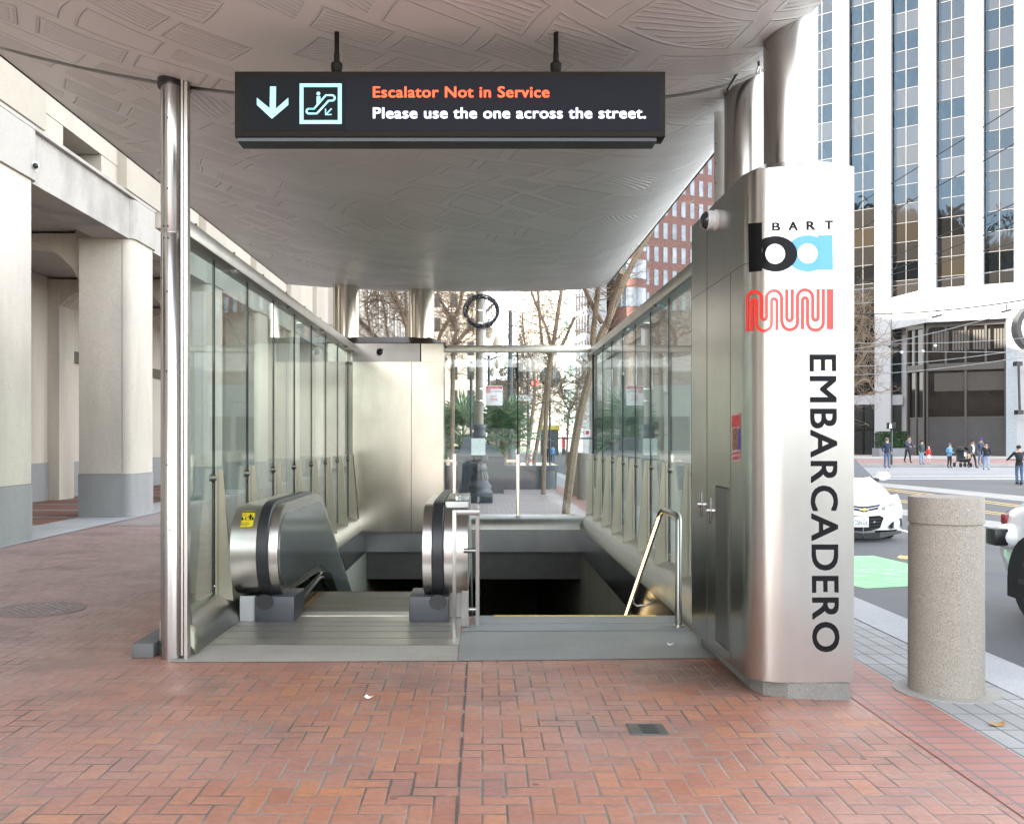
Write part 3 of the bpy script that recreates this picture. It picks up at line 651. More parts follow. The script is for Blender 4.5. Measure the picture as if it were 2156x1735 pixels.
# landing plate, comb and steps
MB().poly([(-2.06, 7.232, .006), (-.17, 7.215, .006), (-.17, 8.5, .006), (-2.06, 8.5, .006)]).build('landing_plate', STEEL_L, esc)
b = MB()
for y in (7.46, 7.72, 7.95, 8.13): b.box(-2.03, -.25, y - .0025, y + .0025, .0062, .0075)
b.build('plate_joint', plain('joint_dark', (.05, .05, .05), .6), esc)
MB().box(-1.655, -.525, 8.40, 8.60, -.03, .010).build('comb_plate', STEEL_L, esc)
t = NT('escalator_tread'); sp = t.n('SeparateXYZ'); t.l(t.pos(), sp.inputs[0]); g = t.mr(t.m('SINE', t.m('MULTIPLY', sp.outputs[0], 2 * math.pi / .0135)), -.2, .4)
t.set(col=t.mix(g, (.018, .017, .015), (.34, .32, .28)), rough=.45, metal=.6); t.bump(g, .8, .006); TREAD = t.mat
STEPY = plain('worn_step_yellow', (.26, .17, .05), .6, var=.4, scale=30)
for i in range(16):
    y0 = 8.60 + .405 * i; z = -.004 - (0 if i < 3 else (.07 if i == 3 else .07 + .2338 * (i - 3)))
    st = MB().box(-1.65, -.53, y0, y0 + .40, z - .02, z).box(-1.65, -.53, y0 + .39, y0 + .402, z - .24, z - .02).build('step', TREAD, esc)
    MB().box(-1.65, -1.60, y0, y0 + .40, z, z + .003).box(-.58, -.53, y0, y0 + .40, z, z + .003).box(-1.60, -.58, y0 + .378, y0 + .40, z, z + .003).build('step_marking', STEPY, st)
MB().box(-1.66, -.52, 9.0, 17.0, -5.2, -4.9).build('truss', BLACKM, esc)
# filler plate and right end box with key switch
MB().box(-2.03, -1.90, 8.16, 8.19, .006, .215).build('filler_plate', plain('grey_white_plate', (.42, .42, .41), .5), esc)
STEEL_C = steel('console_steel', (.24, .23, .215), .35)
MB().box(-.315, -.115, 8.30, 9.6, .82, 1.0).build('console_top', STEEL_C, esc, bevel=.006)
MB().box(-.312, -.118, 8.32, 8.6, .01, .83).build('console_front', STEEL_D, esc)
MB().box(-.27, -.20, 8.31, 8.322, .62, .78).build('indicator_window', plain('dark_red_glass', (.05, .012, .012), .15), esc)
MB().box(-.30, -.215, 8.312, 8.322, .20, .60)  .build('key_panel', STEEL_C, esc, bevel=.003)
ks = MB().lathe([(.026, 0), (.024, -.012), (.006, -.012)], (-.255, 8.31, .36), 18, axis='y').build('key_switch', CHROME, esc, True)
MB().box(-.296, -.218, 8.308, 8.313, .44, .51).build('label_plate', plain('pale_yellow_label', (.60, .56, .34), .5), esc)
MB().lathe([(.035, 0), (.035, .03), (.02, .034)], (-.22, 8.55, 1.0), 20).build('cap_knob', CHROME, esc, True)
# caution sticker, wrapped on the curved newel cover
def newel(px, py, d=.003):
    y = 8.06
    for _ in range(12):
        z = EYE - (py - CY) * y / FPX; c = max(-1, min(1, (z - NB[1]) / NRZ)); y = NB[0] - NRY * math.cos(math.asin(c)) ** .8 - d
    return ((px - CX) * y / FPX, y, EYE - (py - CY) * y / FPX)
ZS = 140 / 2156 / 1.2106
def stf(d): return lambda u, v: newel(580 / 1.2106 + u * ZS, 1280 / 1.2106 + v * ZS, d)
st = thing('caution_sticker', newel(523, 1095), 'yellow caution sticker on the curved end of the left escalator side', 'sticker')
m_ = MB(); quadgrid(m_, (610, 350), (1105, 350), (985, 965), (495, 985), stf(.003), 6); s0 = m_.build('sheet', plain('sticker_yellow', (.72, .58, .03), .4, var=.05), st, fix=False)
m_ = MB(); quadgrid(m_, (622, 362), (1095, 360), (1085, 405), (610, 408), stf(.0045), 4); m_.build('header_band', BLK_V, st, fix=False)
m_ = MB(); put_text(m_, 'CAUTION', stf(.006), 700, 1010, 402, 370); m_.build('header_text', plain('sticker_yellow_text', (.72, .58, .03), .4), st, fix=False)
m_ = MB(); f = stf(.0045)
for pts in ([(880, 470), (930, 470), (935, 515), (950, 560), (925, 640), (915, 690), (870, 690), (860, 640), (825, 625), (870, 560), (870, 515)], [(870, 515), (880, 535), (775, 590), (765, 575)], [(935, 515), (980, 555), (970, 570), (930, 540)], [(700, 590), (735, 580), (745, 620), (730, 700), (705, 700), (695, 640)], [(560, 595), (600, 585), (630, 640), (615, 700), (555, 705)], [(960, 590), (1015, 580), (1030, 640), (1000, 705), (940, 705)], [(560, 700), (1000, 692), (1000, 702), (560, 712)]): m_.poly([f(*p) for p in pts])
for q, (w_, u0, u1) in enumerate((('Hold Handrail', 520, 830), ('Attend Children', 520, 870), ('Avoid Sides', 515, 770))): put_text(m_, w_, f, u0, u1, 815 + q * 52 - 0, 775 + q * 52)
m_.build('pictogram', BLK_V, st, fix=False)
m_ = MB(); annulus(m_, (680, 507), (60, 42), (42, 28), stf(.0045), 20); m_.build('warning_ring', RED_V, st, fix=False)

# ================================================================== stair handrails
STEEL_H = steel('handrail_steel', (.30, .29, .275), .3)
hl = thing('stair_handrail', (-.1, 7.5, 0), 'flat steel handrail between the escalator and the stairs', 'handrail')
MB().box(-.228, -.198, 7.47, 7.50, 0, .985).build('front_bar', STEEL_H, hl, bevel=.003)
MB().box(-.198, -.02, 7.47, 7.51, .945, .985).build('top_bar', STEEL_H, hl, bevel=.003)
zr = lambda y: .925 - .577 * (y - 8.1)
MB().prism([(7.51, .945), (7.51, .985), (8.12, .985), (14.6, .985 - .577 * 6.48), (14.6, .945 - .577 * 6.48), (8.10, .945)], 'x', -.052, -.022).build('rail', STEEL_H, hl, bevel=.003)
MB().box(-.052, -.022, 7.93, 7.96, -.2, .95).build('post', STEEL_H, hl)
for z in (.62, .14): MB().tube([(-.15, 7.95, z), (-.03, 7.95, z)], .02, 12).build('bracket', STEEL_H, hl, True)
MB().box(-.165, -.11, 7.9, 7.93, .01, .3).build('end_plate', STEEL_H, hl)
hr = thing('stair_handrail', (1.6, 7.93, 0), 'round steel handrail at right of the stairs with lit strip underneath', 'handrail')
rp = [(1.60, 7.93, 0), (1.60, 7.93, .87), (1.60, 7.95, .895), (1.60, 7.98, .905), (1.60, 8.60, .905), (1.60, 8.72, .87), (1.60, 12.6, .87 - .615 * 3.88)]
MB().tube(rp, .027, 14).build('rail', STEEL_H, hr, True, ang=60)
MB().lathe([(.045, 0), (.045, .012)], (1.60, 7.93, .006), 16).build('foot', STEEL, hr, True)
lb = MB()
for i in range(95):
    y = 8.76 + .04 * i; z = .87 - .615 * (y - 8.72) - .026
    lb.box(1.575, 1.593, y - .012, y + .012, z - .006, z + .002)
lb.build('light_strip', emis('warm_led', (1, .72, .34), 1.3), hr)
for y in (10.3, 12.0):
    z = .87 - .615 * (y - 8.72); MB().tube([(1.60, y, z - .03), (1.60, y, z - .10), (1.64, y, z - .13), (1.70, y, z - .12)], .011, 8).build('bracket', STEEL, hr, True)

# ================================================================== hanging display sign
SY = 5.7
sg = thing('display_sign', (-.16, SY, 3.5), 'black hanging display sign reading that the escalator is not in service', 'sign')
x0, x1 = P(494, 0, SY).x, P(1401, 0, SY).x; z1, z0 = P(0, 151, SY).z, P(0, 289, SY).z
MB().box(x0, x1, SY, SY + .14, z0, z1).build('case', BRONZE, sg, bevel=.004)
MB().box(x0 + .012, x1 - .05, SY + .01, SY + .16, z0 - .022, z0 - .002).build('bottom_rail', BLACK, sg)
q0, q1 = P(510, 0, SY).x, P(1389, 0, SY).x; w1, w0 = P(0, 163, SY).z, P(0, 276, SY).z
t = NT('led_matrix'); sp = t.n('SeparateXYZ'); t.l(t.pos(), sp.inputs[0])
gx = t.m('SINE', t.m('MULTIPLY', sp.outputs[0], 2 * math.pi / .0165)); gz = t.m('SINE', t.m('MULTIPLY', sp.outputs[2], 2 * math.pi / .0165))
t.set(col=t.mix(t.mr(t.m('MULTIPLY', gx, gz), -.3, .6), (.008, .008, .011), (.014, .014, .020)), rough=.6, spec=.1)
qm = P(728, 0, SY).x
MB().box(qm, q1, SY - .002, SY + .02, w0, w1).build('screen', t.mat, sg)
MB().box(q0, qm - .002, SY - .002, SY + .02, w0, w1).build('symbol_panel', plain('symbol_black', (.004, .005, .006), .5, spec=.1), sg)
def sf(d=.004): return lambda px, py: tuple(Vector(P(px, py, SY)) * 1.0 - Vector((0, d, 0)))
ORG = emis('orange_led', (1.0, .085, .02), .14); WLED = emis('white_led', (.80, .84, 1.0), .13); CYN = emis('pale_cyan_lit', (.30, .68, .75), .055)
m_ = MB(); put_text(m_, 'Escalator Not in Service', sf(), 786, 1156, 206, 183.8, spacing=1.06, heavy=.75); m_.build('orange_text', ORG, sg, fix=False)
m_ = MB(); put_text(m_, 'Please use the one across the street.', sf(), 786, 1359, 250, 228, spacing=1.06, heavy=.75); m_.build('white_text', WLED, sg, fix=False)
def z4(u, v): return ((560 + u * .28818) / 1.2106, (80 + v * .28818) / 1.2106)
f4 = lambda u, v: sf()(*z4(u, v))
m_ = MB(); m_.add([f4(*p) for p in [(330, 592), (443, 685), (447, 493), (500, 493), (497, 690), (608, 592), (608, 655), (463, 778), (330, 655)]], [(0, 1, 7, 8), (1, 4, 6, 7), (1, 2, 3, 4), (4, 5, 6)]); m_.build('arrow', CYN, sg, fix=False)
m_ = MB()
o_, i_ = [(708, 466), (1080, 466), (1080, 823), (708, 823)], [(742, 498), (1046, 498), (1046, 790), (742, 790)]
m_.add([f4(*p) for p in o_ + i_], [(k, (k + 1) % 4, 4 + (k + 1) % 4, 4 + k) for k in range(4)])
loop = [(790, 690), (835, 690), (940, 570), (995, 570)] + arc(995, 594, 24, 90, -90, 8) + [(965, 618), (860, 732), (790, 732)] + arc(790, 711, 21, 270, 90, 8) + [(835, 690)]
ribbon(m_, loop, 17, f4)
m_.add([f4(*p) for p in arc(874, 556, 17, 0, 345, 15)], [list(range(16))]); m_.add([f4(*p) for p in [(858, 580), (892, 580), (892, 606), (858, 650)]], [(0, 1, 2, 3)])
ribbon(m_, [(990, 688), (945, 735)], 11, f4); ribbon(m_, [(937, 690), (937, 742), (990, 740)], 10, f4)
m_.build('pictogram', CYN, sg, fix=False)
for px in (709, 1170.5):
    x = P(px, 0, SY + .07).x
    b = MB().tube([(x, SY + .07, z1), (x, SY + .07, z1 + .02)], .016, 10)
    b.lathe([(.018, .0), (.03, .012), (.034, .035), (.034, .06), (.022, .072), (.017, .075), (.017, .12), (.014, .13), (.014, 4.05 - z1)], (x, SY + .07, z1 + .01), 16)
    b.build('hanger_rod', BRONZE, sg, True)
# small things on the brick
rng = random.Random(3)
dr_ = thing('floor_vent', (P(1355, 1537, 1)[0], 5, 0), 'small grey metal drain plate set in the brick paving', 'drain')
A = 3116 / (1525 - CY); B = 3116 / (1548 - CY); xa = (1318 - CX) * A / FPX; xb = (1394 - CX) * A / FPX
dp = MB().box(xa, xb, B, A, 0, .006).build('plate', plain('drain_metal', (.13, .125, .115), .5, .6), dr_)
gb = MB()
for i in range(5):
    for j in range(7):
        cx_ = xa + .07 + (xb - xa - .12) * j / 6; cy_ = B + .03 + (A - B - .06) * i / 4; gb.obox((cx_, cy_, .0065), Vector((.8, .6, 0)), Vector((-.6, .8, 0)), Vector((0, 0, 1)), .011, .003, .001)
gb.build('grating', BLACKM, dr_)
mh = thing('manhole_cover', (-3.98, 8.75, 0), 'round dark manhole cover in the brick pavement at far left', 'manhole cover')
MB().lathe([(.40, .002), (.40, .006), (.36, .008), (.355, .004), (.02, .004)], (-3.98, 8.75, 0), 40, sy=1).build('ring', plain('manhole_iron', (.20, .155, .145), .6, .1), mh, True)
gb = MB()
for i in range(-7, 8):
    for j in range(-7, 8):
        if i * i + j * j < 48 and (i + j) % 2: gb.box(-3.98 + i * .043 - .016, -3.98 + i * .043 + .016, 8.75 + j * .043 - .016, 8.75 + j * .043 + .016, .004, .010)
gb.build('tread_pattern', plain('manhole_tread', (.25, .20, .19), .6, .1), mh)
rng = random.Random(4)
LEAF = plain('dry_leaf', (.30, .18, .06), .7); PAPERW = plain('paper_scrap', (.7, .68, .66), .7)
for px, py, c_, lab, nm, w_ in ((776, 1472, PAPERW, 'scrap of white paper on the orange brick below the escalator', 'paper_scrap', .03), (1790, 1450, PAPERW, None, None, 0), (2098, 1529, LEAF, 'dry brown leaves on grey pavers in front of the bollard', 'dry_leaf', .05), (1410, 1360, PAPERW, 'torn paper strip on the grey stair apron', 'paper_scrap', .03)):
    if not lab: continue
    y = 3116 / (py - CY); x = (px - CX) * y / FPX; m_ = MB()
    m_.grid(lambda u, v: (x + (u - .5) * w_ * 1.6 + .01 * v, y + (v - .5) * w_ * .9, .008 + .012 * (u - .5) ** 2 * 4 + .006 * v), 4, 3)
    tag(m_.build(nm, c_), lab, 'litter')
# ================================================================== stone office building on the left
lb_ = thing('stone_building', (-9, 15, 0), 'large cream stone office building with a granite pier arcade at left', 'building')
PXF = -6.86
PY = [13.62 + 5.46 * k for k in range(-3, 6)]
def pier_foot(y0, y1, d=0.0):
    r = .20; xo = PXF + d; pts = [(-7.9 - d, y1 + d), (-7.9 - d, y0 - d)]
    for i in range(7): a = R(-90 + 90 * i / 6); pts.append((xo - r + r * math.cos(a), y0 - d + r + r * math.sin(a)))
    for i in range(7): a = R(90 * i / 6); pts.append((xo - r + r * math.cos(a), y1 + d - r + r * math.sin(a)))
    return pts
for y in PY:
    y0, y1 = y, y + 1.35
    MB().prism(pier_foot(y0, y1), 'z', .86, 5.47).build('pier', CREAM, lb_, True, ang=50)
    MB().prism(pier_foot(y0, y1, .012), 'z', 0, .855).build('pier_base', GRAN, lb_, True, ang=50)
    MB().prism(pier_foot(y0 + .02, y1 - .02, .05), 'z', 5.475, 6.24).build('pier_capital', WEATH, lb_, True, ang=50)
    MB().box(-7.06, -7.045, y0 - .003, y0 + .01, .9, 5.4).build('joint', GRAN, lb_)
    MB().box(-7.4, -6.92, y - .1, y + 1.85, 6.42, 40).build('pilaster', CREAM_L, lb_, bevel=.02)
MB().box(-7.6, PXF - .06, -6, 45, 5.47, 6.27).build('beam', WEATH, lb_)
MB().box(-7.5, PXF + .02, -6, 45, 6.272, 6.33).build('ledge', WEATH, lb_)
MB().box(-20, -7.1, -6, 44.9, 6.85, 36).build('upper_wall', CREAM_L, lb_)  # building stops just behind the camera so sun reaches the added paving
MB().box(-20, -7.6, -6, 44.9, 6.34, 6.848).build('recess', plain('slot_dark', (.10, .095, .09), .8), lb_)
for y in PY: MB().box(-7.6, -7.11, y - .9, y + 2.9, 6.34, 6.845).build('corbel', CREAM_L, lb_)
WINM = plain('office_glass', (.02, .025, .03), .06, spec=.5)
nwin = 0
for y in PY:
    for r_ in range(5):
        z = 9 + r_ * 4.2
        MB().box(-7.102, -7.085, y + 2.5, y + 4.9, z, z + 2.6).build('window', WINM, lb_)
MB().box(-20, -11.6, -6, 44.9, 0, 6.3).build('rear_wall', CREAM_L, lb_)
# arcade interior
MB().box(-11.6, -11.0, -6, 45, .95, 5.64).build('inner_wall', CREAM, lb_)
MB().box(-11.6, -10.97, -6, 45, 0, .95).build('inner_wall_base', GRAN, lb_)
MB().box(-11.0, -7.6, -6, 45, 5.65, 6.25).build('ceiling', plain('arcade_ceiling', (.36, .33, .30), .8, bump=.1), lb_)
for y in PY:
    MB().box(-11.05, -10.7, y + .1, y + 1.0, 0, 5.6).build('inner_pier', CREAM, lb_)
    rb = MB()
    for k in range(6):
        yy = y + .15 + k * .2
        pts = [(-7.9, 5.0)] + [(-9.4 + 1.5 * math.cos(R(180 * i / 12)), 4.35 + 1.15 * math.sin(R(180 * i / 12))) for i in range(13)]
        pts = [(x, z) for x, z in pts[1:]] + [(-10.95, 4.3), (-10.95, 5.6), (-7.85, 5.6), (-7.85, 4.3)]
        rb.prism(pts, 'y', yy, yy + .17)
    rb.build('vault_rib', CREAM, lb_)
    MB().box(-10.96, -10.90, y + 1.5, y + 4.4, 3.6, 3.9).build('door_header', plain('bronze_door', (.10, .08, .06), .5), lb_)
lm_ = MB().ball((-10.0, 20.5, 4.0), .16, 14, 8, sz=1.4).build('globe_lamp', plain('lamp_globe_grey', (.40, .37, .33), .3), lb_, True)
MB().box(-10.9, -10.0, 20.48, 20.52, 4.18, 4.24).build('lamp_arm', IRON, lb_)
tag(MB().poly([(-11, -4, .006), (-7.9, -4, .006), (-7.9, 45, .006), (-11, 45, .006)]).build('arcade_pavement', brickgrid('arcade_brick', (.26, .10, .075), (.22, .085, .065), (.15, .12, .10), .2, .1, .008, .5, .6)), kind='structure')
b = MB()
for k in range(-6, 45):
    if k % 2 == 0: b.poly([(-11, k * .95, .010), (-7.9, k * .95, .010), (-7.9, k * .95 + .28, .010), (-11, k * .95 + .28, .010)])
tag(b.build('paving_band', GRAN), kind='structure')
tag(MB().poly([(-7.9, -4, .010), (-6.78, -4, .010), (-6.78, 45, .010), (-7.9, 45, .010)]).build('stone_strip', stone('pale_strip', (.40, .41, .42), .2, .6, .25)), kind='structure')
c = P(72, 353, 14.9)
sc_ = thing('security_camera', (PXF, 14.9, c.z), 'small white dome camera on the stone pier at the far left edge', 'camera')
MB().box(PXF - .02, PXF + .03, 14.84, 14.96, c.z - .06, c.z + .07).build('mount', PLASTIC_W, sc_, bevel=.01)
MB().ball((PXF + .06, 14.8, c.z), .065, 14, 8).build('housing', PLASTIC_W, sc_, True); MB().ball((PXF + .085, 14.77, c.z - .01), .045, 12, 8).build('dome', BLACK, sc_, True)

# ================================================================== background buildings
def facade_windows(o, A, U, n, wz, hz, cols, rows, mat, frame=None, name='window', depth=.06):
    """windows as boxes on the plane through A with horizontal direction U and outward normal n"""
    Z = Vector((0, 0, 1))
    for (t0, t1) in cols:
        for (z0, z1) in rows:
            c_ = Vector(A) + U * ((t0 + t1) / 2) + n * (depth / 2) + Z * ((z0 + z1) / 2)
            w = MB().obox(c_, U, Z, n, (t1 - t0) / 2, (z1 - z0) / 2, depth / 2).build(name, mat, o)
            if frame:
                f = MB(); c2 = c_ + n * (depth / 2 + .02)
                f.obox(c2, U, Z, n, .05, (z1 - z0) / 2, .02); f.build('mullion', frame, w)
def block(name, pts, z0, z1, mat, label, cat='building'):
    o = thing(name, (sum(p[0] for p in pts) / len(pts), sum(p[1] for p in pts) / len(pts), 0), label, cat)
    MB().prism(pts, 'z', z0, z1).build('wall', mat, o); return o
# second left block, carried forward over the cross street to shade the far pavement
CREAM_F = stone('far_cream', (.30, .265, .22), .08, .8, .2, 20, .05)
o = block('cream_building', [(-40, 47), (-8, 47), (-8, 116), (-40, 116)], 0, 40, CREAM_F, 'ornate cream stone building beyond the cross street behind the steel columns')
facade_windows(o, (-8, 62, 0), Vector((0, 1, 0)), Vector((1, 0, 0)), 0, 0, [(6 + 7 * k, 8.4 + 7 * k) for k in range(7)], [(5 + 5 * r, 8 + 5 * r) for r in range(5)], plain('sash_glass', (.10, .10, .11), .15), PLASTIC_W)
for z in (9.2, 14.2, 19.2, 24.2): MB().box(-8, -7.7, 61.8, 116, z, z + .35).build('cornice', CREAM_F, o)
for k in range(8):
    for z in (4.6, 9.6, 14.6): MB().box(-8, -7.85, 62.5 + 7 * k, 64.5 + 7 * k, z, z + 3.6).build('carved_panel', plain('carved_stone', (.5, .45, .38), .8, var=.5, scale=3), o)
o = block('cream_office_block', [(-14, 190), (-.75, 190), (-.75, 230), (-14, 230)], 0, 80, CREAM_F, 'tall cream office block with small dark windows behind the bare branches')
facade_windows(o, (-14, 190, 0), Vector((1, 0, 0)), Vector((0, -1, 0)), 0, 0, [(1.2 + 3.3 * k, 2.5 + 3.3 * k) for k in range(4)], [(4 + 4.7 * r, 6.6 + 4.7 * r) for r in range(9)], BLACK)
o = block('cream_tower', [(6.3, 165), (14, 158), (20, 175), (10, 185)], -1, 34, CREAM_F, 'cream stone tower with rows of windows in the middle distance')
U_ = Vector((14 - 6.3, 158 - 165, 0)).normalized(); n_ = Vector((U_.y, -U_.x, 0))
facade_windows(o, (6.3, 165, 0), U_, n_, 0, 0, [(.8 + 1.75 * k, 1.6 + 1.75 * k) for k in range(5)], [(3.5 + 2.8 * r, 5.2 + 2.8 * r) for r in range(10)], plain('far_window', (.22, .21, .20), .3))
o = block('pale_green_tower', [(12.4, 150), (15.8, 147), (18, 160), (14, 164)], -1, 60, plain('pale_green_wall', (.50, .55, .52), .5), 'narrow pale green glass tower beside the black and white tower')
U_ = Vector((3.4, -3, 0)).normalized(); n_ = Vector((U_.y, -U_.x, 0))
for r in range(12): MB().obox(Vector((14.1, 148.5, 5 + 3.6 * r)) + n_ * .05, U_, Vector((0, 0, 1)), n_, 2.0, .8, .05).build('window_band', plain('green_glass', (.12, .20, .19), .1) if r == 0 else bpy.data.materials['green_glass'], o)
o = block('striped_tower', [(13.2, 138), (14.1, 131), (17.4, 136), (16, 146)], -1, 75, plain('white_panel', (.16, .16, .175), .5), 'white tower with black staggered windows in the distance')
U_ = Vector((.9, -7, 0)).normalized(); n_ = Vector((U_.y, -U_.x, 0))
facade_windows(o, (13.2, 138, 0), U_, n_, 0, 0, [(.5 + 1.7 * k, 1.4 + 1.7 * k) for k in range(4)], [(6 + 3.4 * r, 8.3 + 3.4 * r) for r in range(11)], BLACK)
U_ = Vector((3.3, 5, 0)).normalized(); n_ = Vector((U_.y, -U_.x, 0))
for r in range(12): MB().obox(Vector((14.1, 131, 7 + 3.4 * r)) + U_ * 3 + n_ * .05, U_, Vector((0, 0, 1)), n_, 2.7, 1.15, .06).build('window_band', BLACK, o)
o = block('blue_glass_tower', [(22.5, 172), (30, 164), (60, 185), (50, 200)], -1, 120, plain('blue_white_wall', (.46, .50, .56), .4), 'blue grey glass tower with thin vertical fins behind the trees')
U_ = Vector((7.5, -8, 0)).normalized(); n_ = Vector((U_.y, -U_.x, 0))
for k in range(6): MB().obox(Vector((22.5, 172, 40)) + U_ * (1 + 1.7 * k) + n_ * .06, U_, Vector((0, 0, 1)), n_, .35, 38, .06).build('window_strip', plain('bluish_window', (.10, .14, .20), .1) if k == 0 else bpy.data.materials['bluish_window'], o)
REDB = brickgrid('red_brick_wall', (.20, .085, .068), (.165, .072, .06), (.17, .13, .11), .5, .2, .02, .5, .8, 'xz', .1)
o = block('red_brick_tower', [(22.6, 150), (43, 160), (36, 185), (20, 176)], -1, 90, REDB, 'tall red brick tower with rows of narrow windows behind the canopy')
U_ = Vector((20.4, 10, 0)).normalized(); n_ = Vector((U_.y, -U_.x, 0)); RW = plain('red_tower_window', (.18, .21, .24), .12, var=.5, scale=.5)
facade_windows(o, (22.6, 150, 0), U_, n_, 0, 0, [(3.0 + 1.75 * k, 3.8 + 1.75 * k) for k in range(9)], [(22 + 3.7 * r, 24.5 + 3.7 * r) for r in range(11)], RW)
bay = MB().lathe([(2.6, -1), (2.6, 40)], (23.0, 151.5, 0), 20).build('round_bay', REDB, o, True)
for r in range(4): MB().lathe([(2.66, 22 + 4.3 * r), (2.66, 24.9 + 4.3 * r)], (23.0, 151.5, 0), 20).build('bay_window', RW, o, True)
# low dark storefront block at the end of the street
o = block('storefront_block', [(13, 118), (30, 112), (40, 130), (14, 132)], -.15, 8, plain('grey_store_wall', (.20, .21, .20), .6), 'low grey shopfront block at the far street corner')
U_ = Vector((17, -6, 0)).normalized(); n_ = Vector((U_.y, -U_.x, 0))
facade_windows(o, (13, 118, 0), U_, n_, 0, 0, [(.6 + 3 * k, 3 + 3 * k) for k in range(5)], [(.3, 4.3)], WINM)
o = block('brown_block', [(2, 235), (12, 235), (12, 260), (2, 260)], -.15, 16, plain('brown_wall', (.30, .25, .20), .7), 'low brown building at the far end of the street')
facade_windows(o, (2, 235, 0), Vector((1, 0, 0)), Vector((0, -1, 0)), 0, 0, [(1 + 2.2 * k, 2.2 + 2.2 * k) for k in range(4)], [(3 + 3.5 * r, 5 + 3.5 * r) for r in range(3)], WINM)
# building behind the camera, seen only in reflections: a plain masonry block across the square
o = block('masonry_block', [(-90, -170), (80, -170), (80, -190), (-90, -190)], 0, 16, CREAM_F, 'cream masonry block across the square behind the viewer')
facade_windows(o, (-90, -170, 0), Vector((1, 0, 0)), Vector((0, 1, 0)), 0, 0, [(4 + 11 * k, 9 + 11 * k) for k in range(13)], [(4, 8), (11, 14)], WINM)

# ------------------------------------------------------------------ white tower across the street
WT = stone('white_tower_stone', (.34, .34, .345), .05, .6, .06, 30, .03)
t = NT('tower_glass'); bt_ = t.noise(1.6, 2, t.scaled((.55, .55, .35)), dist=.6)
oi = t.n('ObjectInfo'); t.set(col=t.mix(t.m('POWER', oi.outputs['Random'], 4.0), (.003, .003, .003), (.035, .027, .018)), rough=.03, spec=1.0, metal=0.0); t.b.inputs['IOR'].default_value = 1.28; t.b.inputs['Specular Tint'].default_value = (.50, .76, 1.0, 1); t.bump(bt_, .32, .10); TGL = t.mat
t = NT('tower_spandrel'); oi = t.n('ObjectInfo'); t.set(col=t.mix(oi.outputs['Random'], (.008, .007, .006), (.028, .024, .021)), rough=.05, spec=1.0); t.b.inputs['IOR'].default_value = 1.28; t.b.inputs['Specular Tint'].default_value = (.50, .76, 1.0, 1); t.bump(t.noise(1.2, 2, t.scaled((.5, .5, .3)), dist=.5), .25, .10); TSP = t.mat
A0 = P(1787.8, CY, 104); A0.z = 0
TU = Vector((.786, -.618, 0)); TN = Vector((-.618, -.786, 0)); ZV = Vector((0, 0, 1)); PIT = 4.34
wt = thing('white_tower', A0, 'white office tower with dark glass strips across the street at right', 'building')
def TP(t_, n_, z): return A0 + TU * t_ + TN * n_ + ZV * z
def tbox(t0, t1, n0, n1, z0, z1, name, mat, parent=None, mb=None):
    m = mb or MB(); m.obox(TP((t0 + t1) / 2, (n0 + n1) / 2, (z0 + z1) / 2), TU, ZV, TN, abs(t1 - t0) / 2, abs(z1 - z0) / 2, abs(n1 - n0) / 2)
    return m if mb else m.build(name, mat, parent or wt)
tbox(-14, 40, -16, -.5, 0, 72, 'core', WT)
for k in range(-3, 8):          # piers: right edge of pier k at k * PIT
    tbox(k * PIT - 1.62, k * PIT, -.6, 0.35, -.1, 72, 'pier', WT)
    if k > -3: tbox(k * PIT - 1.635, k * PIT + .015, -.6, .36, 17.3, 17.36, 'pier_joint', GRAN) if k in (1,) else None
HP = 1.98
z_row0 = 14.4
for k in range(-2, 6):
    for r in range(22 if k > -2 else 20):
        z = 16.1 + r * HP if k >= 1 else 6.3 + (r + 0) * HP
        if z > 58: continue
        w = tbox(k * PIT - PIT + .02 + 0, k * PIT - 1.64, -.45, -.30, z, z + HP - .05, 'window' if r % 2 else 'spandrel', TGL if r % 2 else TSP)
        if (nwin := nwin + 1) < 400:
            m = MB(); tbox((2 * k * PIT - PIT - 1.62) / 2 - .03, (2 * k * PIT - PIT - 1.62) / 2 + .03, -.30, -.24, z, z + HP, '', None, mb=m); tbox(k * PIT - PIT, k * PIT - 1.62, -.30, -.25, z + HP - .05, z + HP, '', None, mb=m)
            m.build('mullion', plain('tower_mullion', (.10, .095, .09), .5) if nwin == 1 else bpy.data.materials['tower_mullion'], w)
# podium band
pa, pb, pc = P(1878, CY, 101), P(1951, CY, 95), P(2230, CY, 89.5)
for p in (pa, pb, pc): p.z = 0
pe, pf = TP(22, -.4, 0), TP(3.8, -.4, 0)
MB().prism([(pa.x, pa.y), (pb.x, pb.y), (pc.x, pc.y), (pe.x + 6, pe.y + 6), (pf.x, pf.y + 2)], 'z', 13.0, 16.3).build('podium_band', WT, wt)
